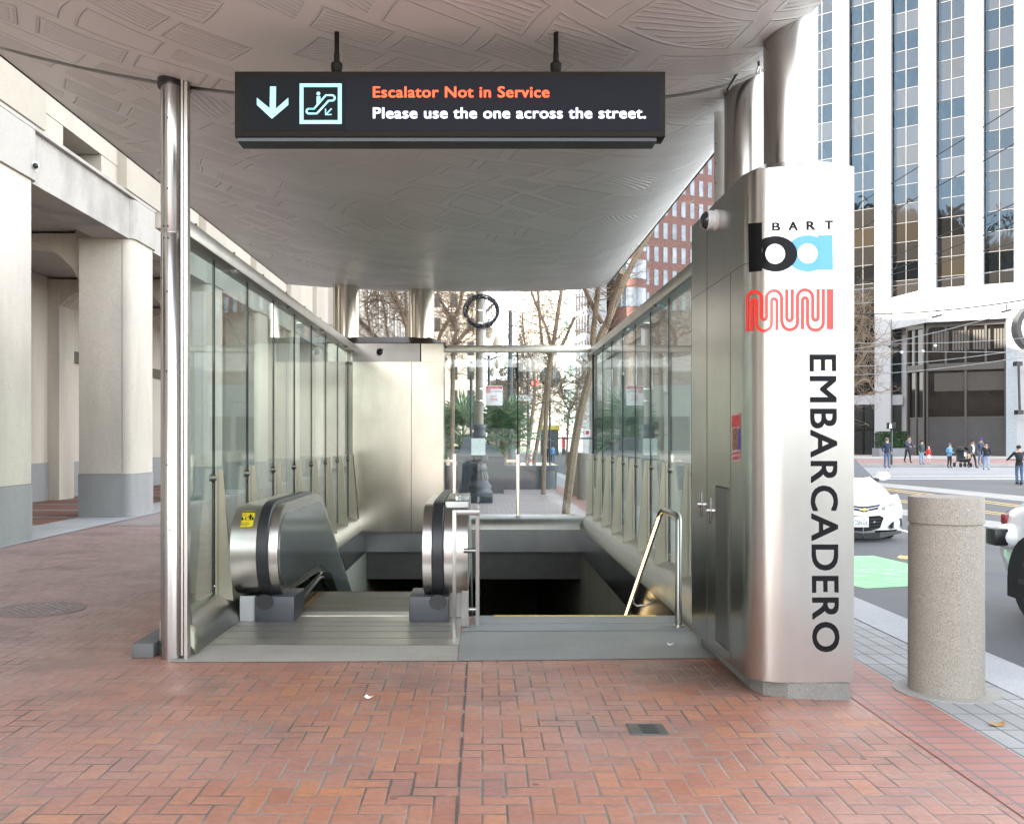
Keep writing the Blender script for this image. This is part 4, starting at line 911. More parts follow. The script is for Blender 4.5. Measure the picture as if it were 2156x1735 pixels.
# bronze glazed storefront under the podium
qa, qb, qc = P(1914, CY, 98.5), P(1951, CY, 96.0), P(2119, CY, 92.3)
for p in (qa, qb, qc): p.z = 0
BRZ = plain('bronze_frame', (.055, .048, .042), .45, .3); TINT = plain('tinted_shop_glass', (.010, .008, .007), .05, spec=.35, var=.5, scale=.12); DPAN = plain('dark_stone_panel', (.030, .027, .027), .4, var=.25, scale=.6)
SHOP = thing('bronze_storefront', qb, 'dark bronze glazed two storey shopfront under the white podium', 'shopfront')
for a_, c_, cuts in ((qa, qb, (.42,)), (qb, qc, (.25, .5, .75))):
    d_ = (c_ - a_); L = d_.length; u_ = d_.normalized(); n_ = Vector((u_.y, -u_.x, 0))
    def sb_(t0, t1, z0, z1, e, nm, mat): return MB().obox(a_ + u_ * ((t0 + t1) / 2) + n_ * (e / 2) + ZV * ((z0 + z1) / 2), u_, ZV, n_, (t1 - t0) / 2, (z1 - z0) / 2, abs(e) / 2 + .02).build(nm, mat, SHOP)
    sb_(0, L, -.1, 3.7, .1, 'stone_panel', DPAN); sb_(0, L, 3.75, 8.3, .02, 'window', TINT); sb_(0, L, 8.3, 9.0, .3, 'transom', BRZ); sb_(0, L, 9.0, 12.6, .02, 'window', TINT); sb_(0, L, 12.55, 13.05, .25, 'head_band', BRZ); sb_(0, L, 3.65, 3.8, .16, 'sill_bar', BRZ)
    for q in (0, 1): sb_(max(0, q * L - .15), min(L, q * L + .15), 0, 13, .3, 'corner_post', BRZ)
    for q in cuts: sb_(q * L - .09, q * L + .09, 9, 12.6, .2, 'mullion', BRZ)
    for q in ((.5,) if len(cuts) > 1 else (.5,)): sb_(q * L - .09, q * L + .09, 0, 8.3, .2, 'mullion', BRZ)
    if len(cuts) > 1:
        bl_ = MB()
        for k in range(26):
            if k % 7 != 6: bl_.obox(a_ + u_ * (.6 + k * L / 27) + n_ * .05 + ZV * 11.2, u_, ZV, n_, .09, .95, .008)
        bl_.build('blind_slats', plain('blind_grey', (.07, .06, .05), .7), SHOP)
        sb_(L * .1, L * .98, 6.3, 8.1, .06, 'roller_blind', plain('roller_blind_brown', (.035, .028, .021), .7))
pw = P(2119, CY, 92.0); pw2 = P(2260, CY, 89.0); pw.z = pw2.z = 0
u_ = (pw2 - pw).normalized(); n_ = Vector((u_.y, -u_.x, 0))
rp_ = thing('white_corner_pier', pw, 'broad white stone pier with a round sign at the right edge', 'pier')
MB().obox((pw + pw2) / 2 + n_ * -.2 + ZV * 6.45, u_, ZV, n_, (pw2 - pw).length / 2, 6.5, .5).build('pier', WT, rp_)
for z in (3.4, 7.9): MB().obox((pw + pw2) / 2 + n_ * .301 + ZV * z, u_, ZV, n_, (pw2 - pw).length / 2, .03, .004).build('joint', GRAN, rp_)
MB().obox(pw + u_ * .45 + n_ * .303 + ZV * 6.4, u_, ZV, n_, .45, 6.4, .004).build('edge_strip', plain('pale_blue_edge', (.26, .29, .31), .6), rp_)
c = P(2188, 692, 90.5)
rs = thing('round_sign', c, 'large round black rimmed white sign cut off by the right edge', 'sign')
YA = Vector((0, 1, 0))
def disc(mb, r, d0, d1, n=48):
    vs = [c + Vector((r * math.cos(2 * math.pi * i / n), d, r * math.sin(2 * math.pi * i / n))) for d in (d0, d1) for i in range(n)]
    mb.add(vs, [(i, (i + 1) % n, n + (i + 1) % n, n + i) for i in range(n)] + [list(range(n)), list(range(n, 2 * n))]); return mb
disc(MB(), 2.30, -.4, .6).build('rim', BLACK, rs, True); disc(MB(), 1.84, -.44, -.3).build('face', PLASTIC_W, rs, True)
m_ = MB(); put_text(m_, 'C', lambda a, h_: tuple(c + Vector((-1.6 + a, -.46, .35 + h_))), 0, .5, 0, .5, .0); m_.build('lettering', plain('grey_letter', (.25, .25, .26), .5), rs, fix=False)
br = thing('sign_bracket', P(2140, 818, 90), 'black vertical sign bracket on the white corner pier', 'bracket')
b = MB(); a_ = P(2144.5, 766, 90); e_ = P(2147, 868, 90); b.tube([a_, e_], .11, 8); b.build('bar', BLACK, br)
for q in (a_, e_): MB().box(q.x - .25, q.x + .3, q.y - .15, q.y + .5, q.z - .2, q.z + .2).build('end_block', BLACK, br)
# ground-level glazing and entrance left of the storefront
tbox(.02, PIT - 1.64, -.45, -.3, 5.3, 6.3, 'lintel', WT)
tbox(-PIT + .02, -1.64, -.45, -.25, 5.3, 6.3, 'lintel', WT)
tbox(.02, 5.2, -.46, -.3, 6.35, 16.0, 'window', TGL); tbox(PIT - 1.0, 5.4, -.3, -.2, 5.2, 6.2, 'lintel', WT)
tbox(.02, 5.2, -.46, -.32, .0, 5.28, 'entrance_glass', plain('entrance_dark', (.02, .022, .022), .1))
for q in (.1, 1.35, 2.55): tbox(q, q + .14, -.30, -.22, 0, 5.25, 'door_frame', BRONZE)
tbox(.1, 2.7, -.30, -.24, 2.6, 2.72, 'door_frame', BRONZE)
for z in (8.2, 10.3, 12.4, 14.4): tbox(.02, PIT - 1.64, -.30, -.24, z, z + .07, 'mullion', BRZ)
tbox(1.34, 1.42, -.30, -.24, 6.35, 16, 'mullion', BRZ)
# ------------------------------------------------------------------ far pavement
tag(MB().box(14, 140, 62, 150, -.15, 0).build('far_pavement', brickgrid('far_brick', (.30, .17, .15), (.26, .145, .13), (.2, .16, .15), .4, .2, .02)), kind='structure')
tag(MB().box(14, 140, 61.6, 62, -.15, .02).build('far_kerb', CONC_L), kind='structure')
tag(MB().poly([(14, 80, .006), (140, 80, .006), (140, 89, .006), (14, 98, .006)]).build('far_pavement_strip', CONC_L), kind='structure')
# ================================================================== street markings
PAINT_W = plain('road_paint_white', (.62, .62, .63), .7, var=.25, scale=9); PAINT_Y = plain('road_paint_yellow', (.62, .42, .14), .7, var=.25, scale=9)
t = NT('green_lane_paint'); g_ = t.noise(5, 6, t.scaled((1, 3, 1)), rough=.65); t.set(col=t.mix(t.mr(g_, .53, .66), (.20, .48, .22), (.55, .62, .56)), rough=.7); GREENP = t.mat
def gp(px, py, z=-.15): y = (EYE - z) * FPX / (py - CY); return ((px - CX) * y / FPX, y)
def patch(mb, pix, z, mi=0): mb.poly([(*gp(px, py, z), z) for px, py in pix], mi)
m_ = MB(); patch(m_, [(1700, 1172), (1838, 1169.5), (1925, 1189), (1925, 1233.5), (1823, 1238.6), (1700, 1212)], -.146); tag(m_.build('green_bike_lane_marking', GREENP), kind='structure')
m_ = MB(); patch(m_, [(1888, 1173), (1895, 1168.5), (1905, 1170), (1922, 1168.6), (1940, 1172), (1938, 1177), (1910, 1177), (1894, 1175.5)], -.146); tag(m_.build('yellow_survey_marking', PAINT_Y), kind='structure')
m_ = MB()
for i in range(11):
    y = 42 + i * 1.75; m_.poly([(y * .33 + 3 - (58 - y) * .25, y, -.145), (70, y - 3.5, -.145), (70, y - 2.95, -.145), (y * .33 + 3 - (58 - y) * .25, y + .62, -.145)])
tag(m_.build('crosswalk_marking', PAINT_W), kind='structure')
m_ = MB()
for pix in ([(1700, 1003), (1870, 1018), (2300, 1058), (2300, 1070), (1870, 1026), (1700, 1010)], [(1700, 1052), (1900, 1072), (2010, 1086), (2300, 1124), (2300, 1140), (2000, 1098), (1900, 1084), (1700, 1064)]): patch(m_, pix, -.147)
tag(m_.build('concrete_track_band', CONC_L), kind='structure')
m_ = MB()
for p, q in (((1800, 1020), (2300, 1082)), ((1800, 1023), (2300, 1086)), ((1800, 1040), (2300, 1104)), ((1800, 1043.5), (2300, 1108))):
    patch(m_, [p, q, (q[0], q[1] + 1.6), (p[0], p[1] + 1.0)], -.144)
tag(m_.build('yellow_line_marking', PAINT_Y), kind='structure')
m_ = MB(); patch(m_, [(1880, 1110), (1930, 1122), (1930, 1126), (1880, 1113)], -.144); patch(m_, [(1930, 1122), (2300, 1212), (2300, 1218), (1930, 1126)], -.144) if False else None
tag(m_.build('white_line_marking', PAINT_W), kind='structure')
m_ = MB()
rg = random.Random(21)
for k in range(9):
    x, y = rg.uniform(4.2, 9), rg.uniform(8, 30); d = rg.uniform(-.5, .5)
    for q in range(14):
        x2, y2 = x + math.sin(d) * .35, y + math.cos(d) * .35; m_.poly([(x - .012, y, -.1485), (x + .012, y, -.1485), (x2 + .012, y2, -.1485), (x2 - .012, y2, -.1485)]); x, y = x2, y2; d += rg.uniform(-.35, .35)
tag(m_.build('road_crack', plain('tar_crack', (.02, .02, .021), .7)), kind='structure')
# ================================================================== bollards
def bollard(x, y, label, first=None, r=.212, h=1.18):
    if first: o = copy_tree(first); o.location = (x, y, 0); o['label'] = label; return o
    o = thing('bollard', (x, y, 0), label, 'bollard', 'concrete bollards along the kerb')
    MB().lathe([(r * 1.005, .0), (r * .995, 1.0), (r * .955, 1.005), (r * .955, 1.018), (r * 1.0, 1.024), (r * 1.0, h - .015), (r * .985, h)], (x, y, 0), 40).build('post', BOLL, o, True, ang=40); return o
B0 = bollard(2.81, 5.90, 'thick round tan concrete bollard at the kerb in front of the pillar')
tag(MB().lathe([(.30, .004), (.30, .0105)], (2.81, 5.90, 0), 24).build('concrete_collar', CONC), kind='structure')
for y, l in ((25.1, 'nearest of three bollards seen through the back glass'), (26.6, 'middle one of three bollards seen through the back glass'), (28.1, 'farthest of three bollards seen through the back glass')): bollard(2.66, y, l, B0)
# ================================================================== trees
def limb(mb, pts, rs, n=7):
    # resample with a smooth curve
    pts = [Vector(p) for p in pts]; out, ro = [], []
    for i in range(len(pts) - 1):
        p0 = pts[max(i - 1, 0)]; p1 = pts[i]; p2 = pts[i + 1]; p3 = pts[min(i + 2, len(pts) - 1)]
        for k in range(4):
            t_ = k / 4; out.append(.5 * ((2 * p1) + (p2 - p0) * t_ + (2 * p0 - 5 * p1 + 4 * p2 - p3) * t_ * t_ + (3 * p1 - p0 - 3 * p2 + p3) * t_ ** 3)); ro.append(rs[i] + (rs[i + 1] - rs[i]) * t_)
    out.append(pts[-1]); ro.append(rs[-1]); mb.tube(out, ro, n); return out
def twigs(mb, path, rng, n, L, r, depth=2):
    for _ in range(n):
        i = rng.randrange(len(path) // 3, len(path)); p = Vector(path[i]); d = Vector((rng.gauss(0, 1), rng.gauss(0, 1), rng.gauss(.25, .8))).normalized()
        pts = [p]; l = L * rng.uniform(.5, 1.3)
        for k in range(4):
            d = (d + Vector((rng.gauss(0, .3), rng.gauss(0, .3), rng.gauss(.05, .3)))).normalized(); pts.append(pts[-1] + d * l / 4)
        mb.tube(pts, [r, r * .8, r * .6, r * .45, r * .25], 4, cap=False)
        if depth: twigs(mb, pts, rng, 2 + (depth > 1), L * .6, r * .6, depth - 1)
def tree(Y, limbs, seed, label, tw=26, L=1.1, r=.016, name='bare_tree', group='bare street trees'):
    rng = random.Random(seed); base = P(limbs[0][0][0], limbs[0][0][1], Y)
    o = thing(name, (base.x, Y, 0), label, 'tree', group)
    tm, bm_ = MB(), MB()
    for q, lm in enumerate(limbs):
        dy = 0 if q == 0 else rng.uniform(-.25, .25) * len(limbs)
        pts = [P(px, py, Y + dy * i / len(lm)) for i, (px, py, w) in enumerate(lm)]; rs = [w * Y / FPX for px, py, w in lm]
        if q == 0: pts = [Vector((pts[0].x, Y, 0.0))] + pts; rs = [rs[0] * 1.05] + rs
        path = limb(tm if q == 0 else bm_, pts, rs)
        twigs(bm_, path[len(path) // 2:] if q == 0 else path, rng, tw, L, r)
    tm.build('trunk', BARK, o, True); bm_.build('branches', TWIG if False else BARK, o, True, fix=False); return o
tree(20, [[(1192, 1070, 9), (1196, 1040, 9.5), (1206, 960, 9.5), (1222, 870, 9), (1243, 790, 9), (1260, 722, 9), (1274, 690, 9)],
          [(1274, 690, 8), (1290, 650, 7.5), (1315, 590, 7), (1345, 530, 6.5), (1372, 483, 6), (1405, 410, 5), (1440, 330, 4)],
          [(1244, 760, 6), (1250, 690, 6), (1255.6, 641, 5.5), (1260, 604, 5), (1266, 520, 4)], [(1267, 680, 5), (1250, 650, 5), (1232.7, 612, 4.5), (1215, 580, 4)],
          [(1278, 690, 6), (1288, 640, 6), (1300, 600, 6), (1309, 573, 6)]], 1, 'leaning bare tree with forked trunk just outside the back glass', 9, 1.0, .011)
tree(27.3, [[(1144, 1030, 4.8), (1146, 960, 5), (1150, 870, 5), (1157, 780, 5), (1163, 735, 5)], [(1163, 735, 4.6), (1170, 690, 4.4), (1178, 636, 4), (1184, 600, 3.5), (1192, 520, 3)], [(1160, 750, 3.2), (1145, 735, 3), (1138, 690, 3), (1133, 619, 2.5), (1128, 560, 2)], [(1168, 745, 3.6), (1186, 722, 3.6), (1200, 690, 3.4), (1210, 668, 3.2)]], 2, 'slim bare tree standing by the rounded black planter', 16, 1.2, .013)
tree(33, [[(1123, 985, 4.4), (1134, 915, 4.6), (1145, 852, 4.6), (1155, 773, 4.4), (1160, 730, 4)], [(1160, 730, 3.4), (1150, 690, 3), (1128, 640, 2.6), (1110, 590, 2)]], 3, 'second slim bare tree behind the black planter', 22, 1.3, .014)
tree(37, [[(1108, 975, 3.6), (1113, 936, 3.8), (1120, 878, 3.8), (1126, 815, 3.6), (1120, 754, 3)], [(1121, 760, 2.4), (1105, 720, 2), (1100, 660, 1.6)]], 4, 'farthest slim bare tree in the row behind the planter', 22, 1.4, .016)
tree(24, [[(857, 1040, 4.2), (857, 900, 4.3), (857, 720, 4.3), (854, 610, 3.6), (849, 500, 3)], [(856, 690, 4), (848, 665, 4), (840, 640, 3.8), (832, 613, 3.5), (822, 560, 3)], [(856, 740, 3), (830, 725, 3), (817, 708, 2.6), (811, 659, 2.4), (800, 631, 2.2), (770, 639, 1.8)], [(850, 760, 2.6), (800, 740, 2.4), (785, 708, 2.2), (773, 665, 2), (770, 639, 1.6), (790, 612, 1.3)]], 5, 'bare tree rising behind the steel cabinet between its two columns', 26, 1.1, .012)
tree(26, [[(952, 1040, 5), (952, 900, 5), (954, 760, 5), (957, 722, 4.6)], [(957, 722, 4.2), (960, 693, 4), (950, 672, 3.6), (938, 650, 3.4), (924, 625, 3), (915, 580, 2.5)], [(957, 730, 4.4), (975, 706, 4.2), (990, 693, 4), (1010, 670, 3.4), (1040, 640, 2.5)], [(940, 760, 4.2), (924, 717, 4.2), (944, 677, 4), (963, 659, 4), (973, 619, 3.6), (978, 560, 3)]], 6, 'spreading bare tree right of the steel cabinet behind the palm', 30, 1.2, .012)
tree(46, [[(1760, 985, 5.0), (1765, 900, 5.0), (1775, 820, 4.6), (1782, 760, 4)], [(1782, 760, 3.6), (1800, 720, 3.2), (1815, 680, 2.6), (1820, 640, 1.8)], [(1780, 790, 3.4), (1805, 770, 3), (1825, 740, 2.4), (1845, 715, 1.6)], [(1775, 830, 3.4), (1800, 810, 3), (1825, 800, 2.4), (1842, 828, 1.6)], [(1782, 750, 3.0), (1790, 690, 2.4), (1800, 650, 1.6)]], 7, 'small twiggy bare tree in front of the white tower', 24, 1.7, .018)
tree(58, [[(1092, 975, 2.6), (1094, 900, 2.6), (1096, 840, 2.4)], [(1096, 850, 1.8), (1085, 810, 1.6), (1080, 770, 1.2)], [(1095, 860, 1.8), (1108, 820, 1.6), (1112, 775, 1.2)], [(1096, 845, 1.6), (1098, 800, 1.4), (1102, 750, 1)]], 8, 'far bare tree behind the traffic signal down the street', 40, 2.2, .026)
tree(64, [[(1193, 975, 2.6), (1195, 910, 2.6), (1198, 860, 2.4)], [(1198, 865, 1.8), (1186, 840, 1.6), (1180, 800, 1.2)], [(1197, 870, 1.8), (1212, 840, 1.6), (1218, 800, 1.2)]], 9, 'far bare tree between the leaning tree and the bollards', 40, 2.2, .026)
# ================================================================== palms in the planter
FROND = plain('palm_frond', (.095, .190, .095), .5, var=.4, scale=2.5); FROND2 = plain('palm_frond_pale', (.22, .30, .15), .55, var=.4, scale=2.5)
def palm(x, y, z, seed, label, n=34, s=1.0):
    rng = random.Random(seed); o = thing('fan_palm', (x, y, .7), label, 'palm', 'fan palms in the black planter')
    MB().tube([(x, y, .6), (x, y, z)], .14, 10).build('trunk', BARK, o, True)
    m1 = MB()
    for i in range(n):
        az = rng.uniform(0, 2 * math.pi); el = rng.uniform(-.55, 1.35); d = Vector((math.cos(az) * math.cos(el), math.sin(az) * math.cos(el), math.sin(el)))
        l = rng.uniform(.45, .8) * s; c_ = Vector((x, y, z)) + d * l; m1.tube([(x, y, z), Vector((x, y, z)) + d * l * .5, c_], .012, 4)
        sd_ = d.cross(Vector((0, 0, 1))).normalized(); up = sd_.cross(d)
        for k in range(22):
            a = (k / 21 - .5) * 3.9; q = (d * math.cos(a) + sd_ * math.sin(a)).normalized(); bl = rng.uniform(.55, .75) * s * (1 - .1 * abs(a)); e_ = q.cross(up).normalized() * .020
            mid = c_ + q * bl * .6 + up * .05; tip = c_ + q * bl - Vector((0, 0, .10 * rng.random())); m1.add([c_, mid - e_ * 1.4, tip, mid + e_ * 1.4], [(0, 1, 2, 3)], 0 if rng.random() < .75 else 1)
    m1.build('crown', [FROND, FROND2], o, fix=False); return o
palm(-.62, 31, 1.62, 11, 'fan palm left of the lamp post behind the back glass', 40, 1.3); palm(.72, 32, 1.60, 12, 'fan palm right of the lamp post behind the back glass', 40, 1.2)
palm(-1.35, 33, 1.25, 13, 'low fan palm at left edge of the back glass', 26, .8)
# planter and pedestal
pt = thing('granite_planter', (.6, 31, 0), 'polished black granite planter with rounded end behind the lamp post', 'planter')
pf_ = [(-3.2, 30.0), (1.7, 30.0)] + [(1.7 + .65 * math.sin(R(15 * i)), 30.65 - .65 * math.cos(R(15 * i))) for i in range(1, 7)] + [(2.35, 34), (-3.2, 34)]
MB().prism(pf_, 'z', 0, .60).build('wall', DARKG, pt, True); MB().prism([(x * 1.0 + (.05 if x > 0 else 0), y - .05) for x, y in pf_], 'z', .605, .74).build('coping', plain('polished_coping', (.05, .065, .08), .12), pt, True)
jb = MB()
for x in (.75, 1.35): jb.box(x - .006, x + .006, 29.992, 30.01, .02, .6)
jb.build('joint', BLACKM, pt)
pd = thing('granite_pedestal', (-.33, 28.4, 0), 'square black granite pedestal with a hipped top behind the lamp post', 'pedestal')
x0, x1 = P(963, 0, 27.8).x, P(1061, 0, 27.8).x
MB().box(x0, x1, 27.8, 29.1, 0, 1.05).build('body', DARKG, pd); MB().add([(x0 - .02, 27.78, 1.055), (x1 + .02, 27.78, 1.055), (x1 + .02, 29.12, 1.055), (x0 - .02, 29.12, 1.055), (-.5, 28.3, 1.62), (-.15, 28.3, 1.62), (-.15, 28.6, 1.62), (-.5, 28.6, 1.62)], [(0, 1, 5, 4), (1, 2, 6, 5), (2, 3, 7, 6), (3, 0, 4, 7), (4, 5, 6, 7), (3, 2, 1, 0)]).build('hipped_top', DARKG, pd)
MB().box(x0 - .015, x1 + .015, 27.785, 29.115, .92, .95).build('band', plain('pedestal_band', (.07, .085, .10), .3), pd)
# ================================================================== lamp post with ornate base
LX, LY = P(1009.5, 0, 23.8).x, 23.8
lp = thing('lamp_post', (LX, LY, 0), 'tall street lamp post with an ornate black cast iron base behind the glass', 'lamp post')
k_ = 23.8 / FPX
def zpx(py): return EYE - (py - CY) * k_
prof = [(27, 1058), (27, 1034), (24.5, 1031), (25.5, 1026), (25, 1021), (21, 1018), (17.5, 1010), (14, 1000), (13, 993), (15, 990), (17, 985), (14, 980), (12, 972), (12.5, 962), (15, 957), (13, 950), (12.5, 925), (14, 920), (14.5, 914), (12, 908), (14, 902), (13.6, 896), (12.4, 894)]
MB().lathe([(r_ * k_, zpx(p)) for r_, p in prof], (LX, LY, 0), 16).build('cast_base', IRON, lp, True, ang=60)
MB().box(LX - 27.5 * k_, LX + 27.5 * k_, LY - .33, LY + .33, 0, zpx(1036)).build('foot', IRON, lp, bevel=.02)
b = MB()
for i in range(16):
    a = 2 * math.pi * i / 16
    for r0, z0, r1, z1 in ((17.5, 1010, 13.5, 995), (12.5, 975, 15.5, 958)): b.tube([(LX + r0 * k_ * math.cos(a), LY + r0 * k_ * math.sin(a), zpx(z0)), (LX + (r0 + r1) / 2 * 1.08 * k_ * math.cos(a), LY + (r0 + r1) / 2 * 1.08 * k_ * math.sin(a), zpx((z0 + z1) / 2)), (LX + r1 * k_ * math.cos(a), LY + r1 * k_ * math.sin(a), zpx(z1))], .022, 5)
b.build('leaf_ornament', IRON, lp)
MB().lathe([(8.7 * k_, zpx(896)), (8.2 * k_, zpx(830)), (7.6 * k_, zpx(640)), (7 * k_, 9.5)], (LX, LY, 0), 18).build('pole', POLEP, lp, True)
b = MB()
for p in (655, 682, 820, 845): b.lathe([(8.8 * k_, zpx(p)), (8.8 * k_, zpx(p) + .02)], (LX, LY, 0), 18)
b.build('strap', CHROME, lp)
MB().box(LX - .02 + 9 * k_, LX + .02 + 12 * k_, LY - .02, LY + .02, zpx(745), 9.0).build('conduit', PLASTIC_W, lp)
ps = P(1007, 940, 23.5); tag(MB().box(ps.x - .17, ps.x + .17, LY - .20, LY - .17, zpx(958), zpx(923)).build('paper_notice', plain('pale_green_paper', (.62, .70, .66), .6, var=.06, scale=12)), 'pale green paper notice strapped to the lamp post', 'notice')
cr_ = thing('cable_coil', P(1014, 656, 23.5), 'big coil of black cable hung around the lamp post', 'cable')
rng = random.Random(5); b = MB(); cc = P(1014, 656, 23.55)
for i in range(11):
    rx = (34 + rng.uniform(-3.5, 3.5)) * k_; rz = (31 + rng.uniform(-4, 4)) * k_; ox, oz, oy = rng.uniform(-.02, .02), rng.uniform(-.02, .02), rng.uniform(-.06, .06); ph = rng.uniform(0, 6)
    b.tube([cc + Vector((ox + rx * math.cos(2 * math.pi * j / 40 + ph), oy + .03 * math.sin(3 * j + i), oz + rz * math.sin(2 * math.pi * j / 40 + ph) * (1 + .02 * math.sin(j)))) for j in range(41)], .011, 6, cap=False)
b.build('coil', RUBBER, cr_, True, fix=False)
# no-stopping sign
SGY = 23.6; sg2 = thing('parking_sign', P(1040, 833, SGY), 'red and white tow away no stopping any time sign on the lamp post', 'sign')
def s2(d): return lambda px, py: tuple(P(px, py, SGY) - Vector((0, d, 0)))
m_ = MB(); q0_ = P(1022, 854, SGY); q1_ = P(1058, 812, SGY); m_.box(q0_.x, q1_.x, SGY, SGY + .012, q0_.z, q1_.z); m_.build('plate', PLASTIC_W, sg2, bevel=.008)
SRED = plain('sign_red', (.55, .04, .05), .4)
m_ = MB(); f = s2(.002); m_.add([f(1023, 813), f(1057, 813), f(1057, 819), f(1023, 819), f(1023, 820), f(1032.5, 820), f(1032.5, 827.5), f(1023, 827.5)], [(0, 1, 2, 3), (4, 5, 6, 7)]); m_.build('red_field', SRED, sg2, fix=False)
m_ = MB(); put_text(m_, 'TOW-AWAY', s2(.004), 1026, 1055, 818.2, 814.2); put_text(m_, 'NO', s2(.004), 1024, 1031.5, 826.6, 821); m_.build('white_lettering', PLASTIC_W, sg2, fix=False)
m_ = MB(); put_text(m_, 'STOPPING', s2(.002), 1034, 1056.5, 826.5, 822); put_text(m_, 'ANY', s2(.002), 1032.5, 1046.5, 837.5, 832); put_text(m_, 'TIME', s2(.002), 1031.5, 1048.5, 844.5, 839); m_.build('red_lettering', SRED, sg2, fix=False)
# tall camera pole and trolley pole
o = thing('camera_pole', P(993, 900, 30), 'slim dark pole with a pale camera box at its top behind the glass', 'pole')
p = P(992, 0, 30); MB().tube([(p.x, 30, .7), (p.x, 30, P(0, 790, 30).z)], .045, 8).build('pole', IRON, o, True); MB().box(p.x - .07, p.x + .09, 29.9, 30.1, P(0, 783, 30).z, P(0, 759, 30).z).build('camera_box', plain('beige_box', (.55, .52, .48), .5), o, bevel=.01)
MB().lathe([(.03, 0), (.03, -.01)], (p.x + .01, 29.9, P(0, 764, 30).z), 10, axis='y').build('lens', BLACK, o)
o = thing('trolley_pole', P(1074, 960, 52), 'dark tapered trolley wire pole left of the round sign back', 'pole')
p = P(1074.5, 0, 52); MB().lathe([(.26, 0), (.24, 1.2), (.17, 1.4), (.145, 5.5), (.125, 5.55), (.11, P(0, 655, 52).z), (.06, P(0, 650, 52).z)], (p.x, 52, -.1), 14).build('shaft', plain('trolley_green_black', (.055, .065, .068), .5), o, True)
# path of gold lamps
def globe_lamp(px, py, Y, label):
    c_ = P(px, py, Y); o = thing('globe_street_lamp', (c_.x, Y, 0), label, 'street lamp', 'old style street lamps')
    m = MB(); m.lathe([(.22, 0), (.16, .8), (.07, 1.2), (.06, c_.z - 1.0), (.10, c_.z - .95)], (c_.x, Y, 0), 12); m.build('post', IRON, o, True)
    MB().tube([(c_.x - .35, Y, c_.z - 1.0), (c_.x, Y, c_.z - 1.15), (c_.x + .35, Y, c_.z - 1.0)], .04, 8).build('arm', IRON, o, True)
    for dx in (-.35, .35, 0):
        z = c_.z - .85 + (.6 if dx == 0 else 0); MB().lathe([(.08, 0), (.17, .18), (.20, .38), (.13, .60), (.04, .72)], (c_.x + dx, Y, z), 12).build('lantern', plain('lantern_glass', (.62, .54, .40), .3) if 'lantern_glass' not in bpy.data.materials else bpy.data.materials['lantern_glass'], o, True)
globe_lamp(1029, 700, 40, 'ornate three globe street lamp seen through the cable coil'); globe_lamp(1046, 770, 75, 'smaller three globe street lamp farther down the street')
# traffic signal group
sx_ = thing('traffic_signal', P(1113, 960, 44), 'traffic signal with red light and white one way arrow behind the tree trunks', 'traffic signal')
p = P(1112, 0, 44); MB().tube([(p.x, 44, -.1), (p.x, 44, P(0, 770, 44).z)], .06, 10).build('pole', IRON, sx_, True)
MB().tube([(p.x, 44, P(0, 808, 44).z), (P(1130, 0, 44).x, 43.6, P(0, 806, 44).z)], .04, 8).build('arm', IRON, sx_, True)
for px, py in ((1093, 788), (1093, 855)):
    q = P(px, py, 44); hd = MB().box(q.x - .17, q.x + .17, 43.8, 44.1, q.z - .48, q.z + .48).build('signal_head', BLACKM, sx_, bevel=.03)
    for dz in (-.3, 0, .3): MB().lathe([(.12, 0), (.13, -.12)], (q.x, 43.8, q.z + dz), 12, axis='y').build('visor', BLACKM, hd, True)
q = P(1127, 806, 43.5); MB().lathe([(.17, 0), (.15, -.03), (.01, -.04)], (q.x, 43.5, q.z), 20, axis='y').build('red_lamp', emis('signal_red', (1, .06, .05), 1.2), sx_, True)
q = P(1106, 838, 43.6); m_ = MB(); w_ = .42; m_.prism([(q.x - w_, q.z - .13), (q.x + .15, q.z - .13), (q.x + .15, q.z - .27), (q.x + w_, q.z), (q.x + .15, q.z + .27), (q.x + .15, q.z + .13), (q.x - w_, q.z + .13)], 'y', 43.58, 43.6); ar = m_.build('one_way_plate', PLASTIC_W, sx_)
m_ = MB(); put_text(m_, 'ONE WAY', lambda a, h: (q.x - .36 + a, 43.57, q.z - .07 + h), 0, .55, 0, .14); m_.build('lettering', BLACKM, ar, fix=False)
rb_ = thing('round_sign', P(1158, 794, 42), 'dark grey back of a large round sign behind the tree trunks', 'sign')
q = P(1158, 794, 42); MB().lathe([(.44, 0), (.46, -.02), (.46, -.05), (.43, -.07)], (q.x, 42, q.z), 36, axis='y').build('disc', plain('sign_back_grey', (.030, .038, .046), .5), rb_, True); MB().tube([(q.x, 42.1, -.1), (q.x, 42.1, q.z + .3)], .04, 8).build('post', IRON, rb_, True)
ns = thing('turn_ban_sign', P(1237, 911, 60), 'small white no turn sign hanging over the street', 'sign')
q = P(1237, 911, 60); MB().box(q.x - .17, q.x + .17, 60, 60.02, q.z - .19, q.z + .19).build('plate', PLASTIC_W, ns); MB().lathe([(.13, 0), (.10, 0), (.10, -.01), (.13, -.01)], (q.x, 59.99, q.z), 20, axis='y').build('ring', SRED, ns); m_ = MB(); m_.obox((q.x, 59.985, q.z), Vector((.7, 0, .7)), Vector((0, 1, 0)), Vector((-.7, 0, .7)), .12, .004, .016); m_.build('slash', SRED, ns); MB().tube([(q.x - 2.5, 60.05, q.z - .35), (q.x + 3, 60.05, q.z - .35)], .05, 6).build('mast_arm', IRON, ns)
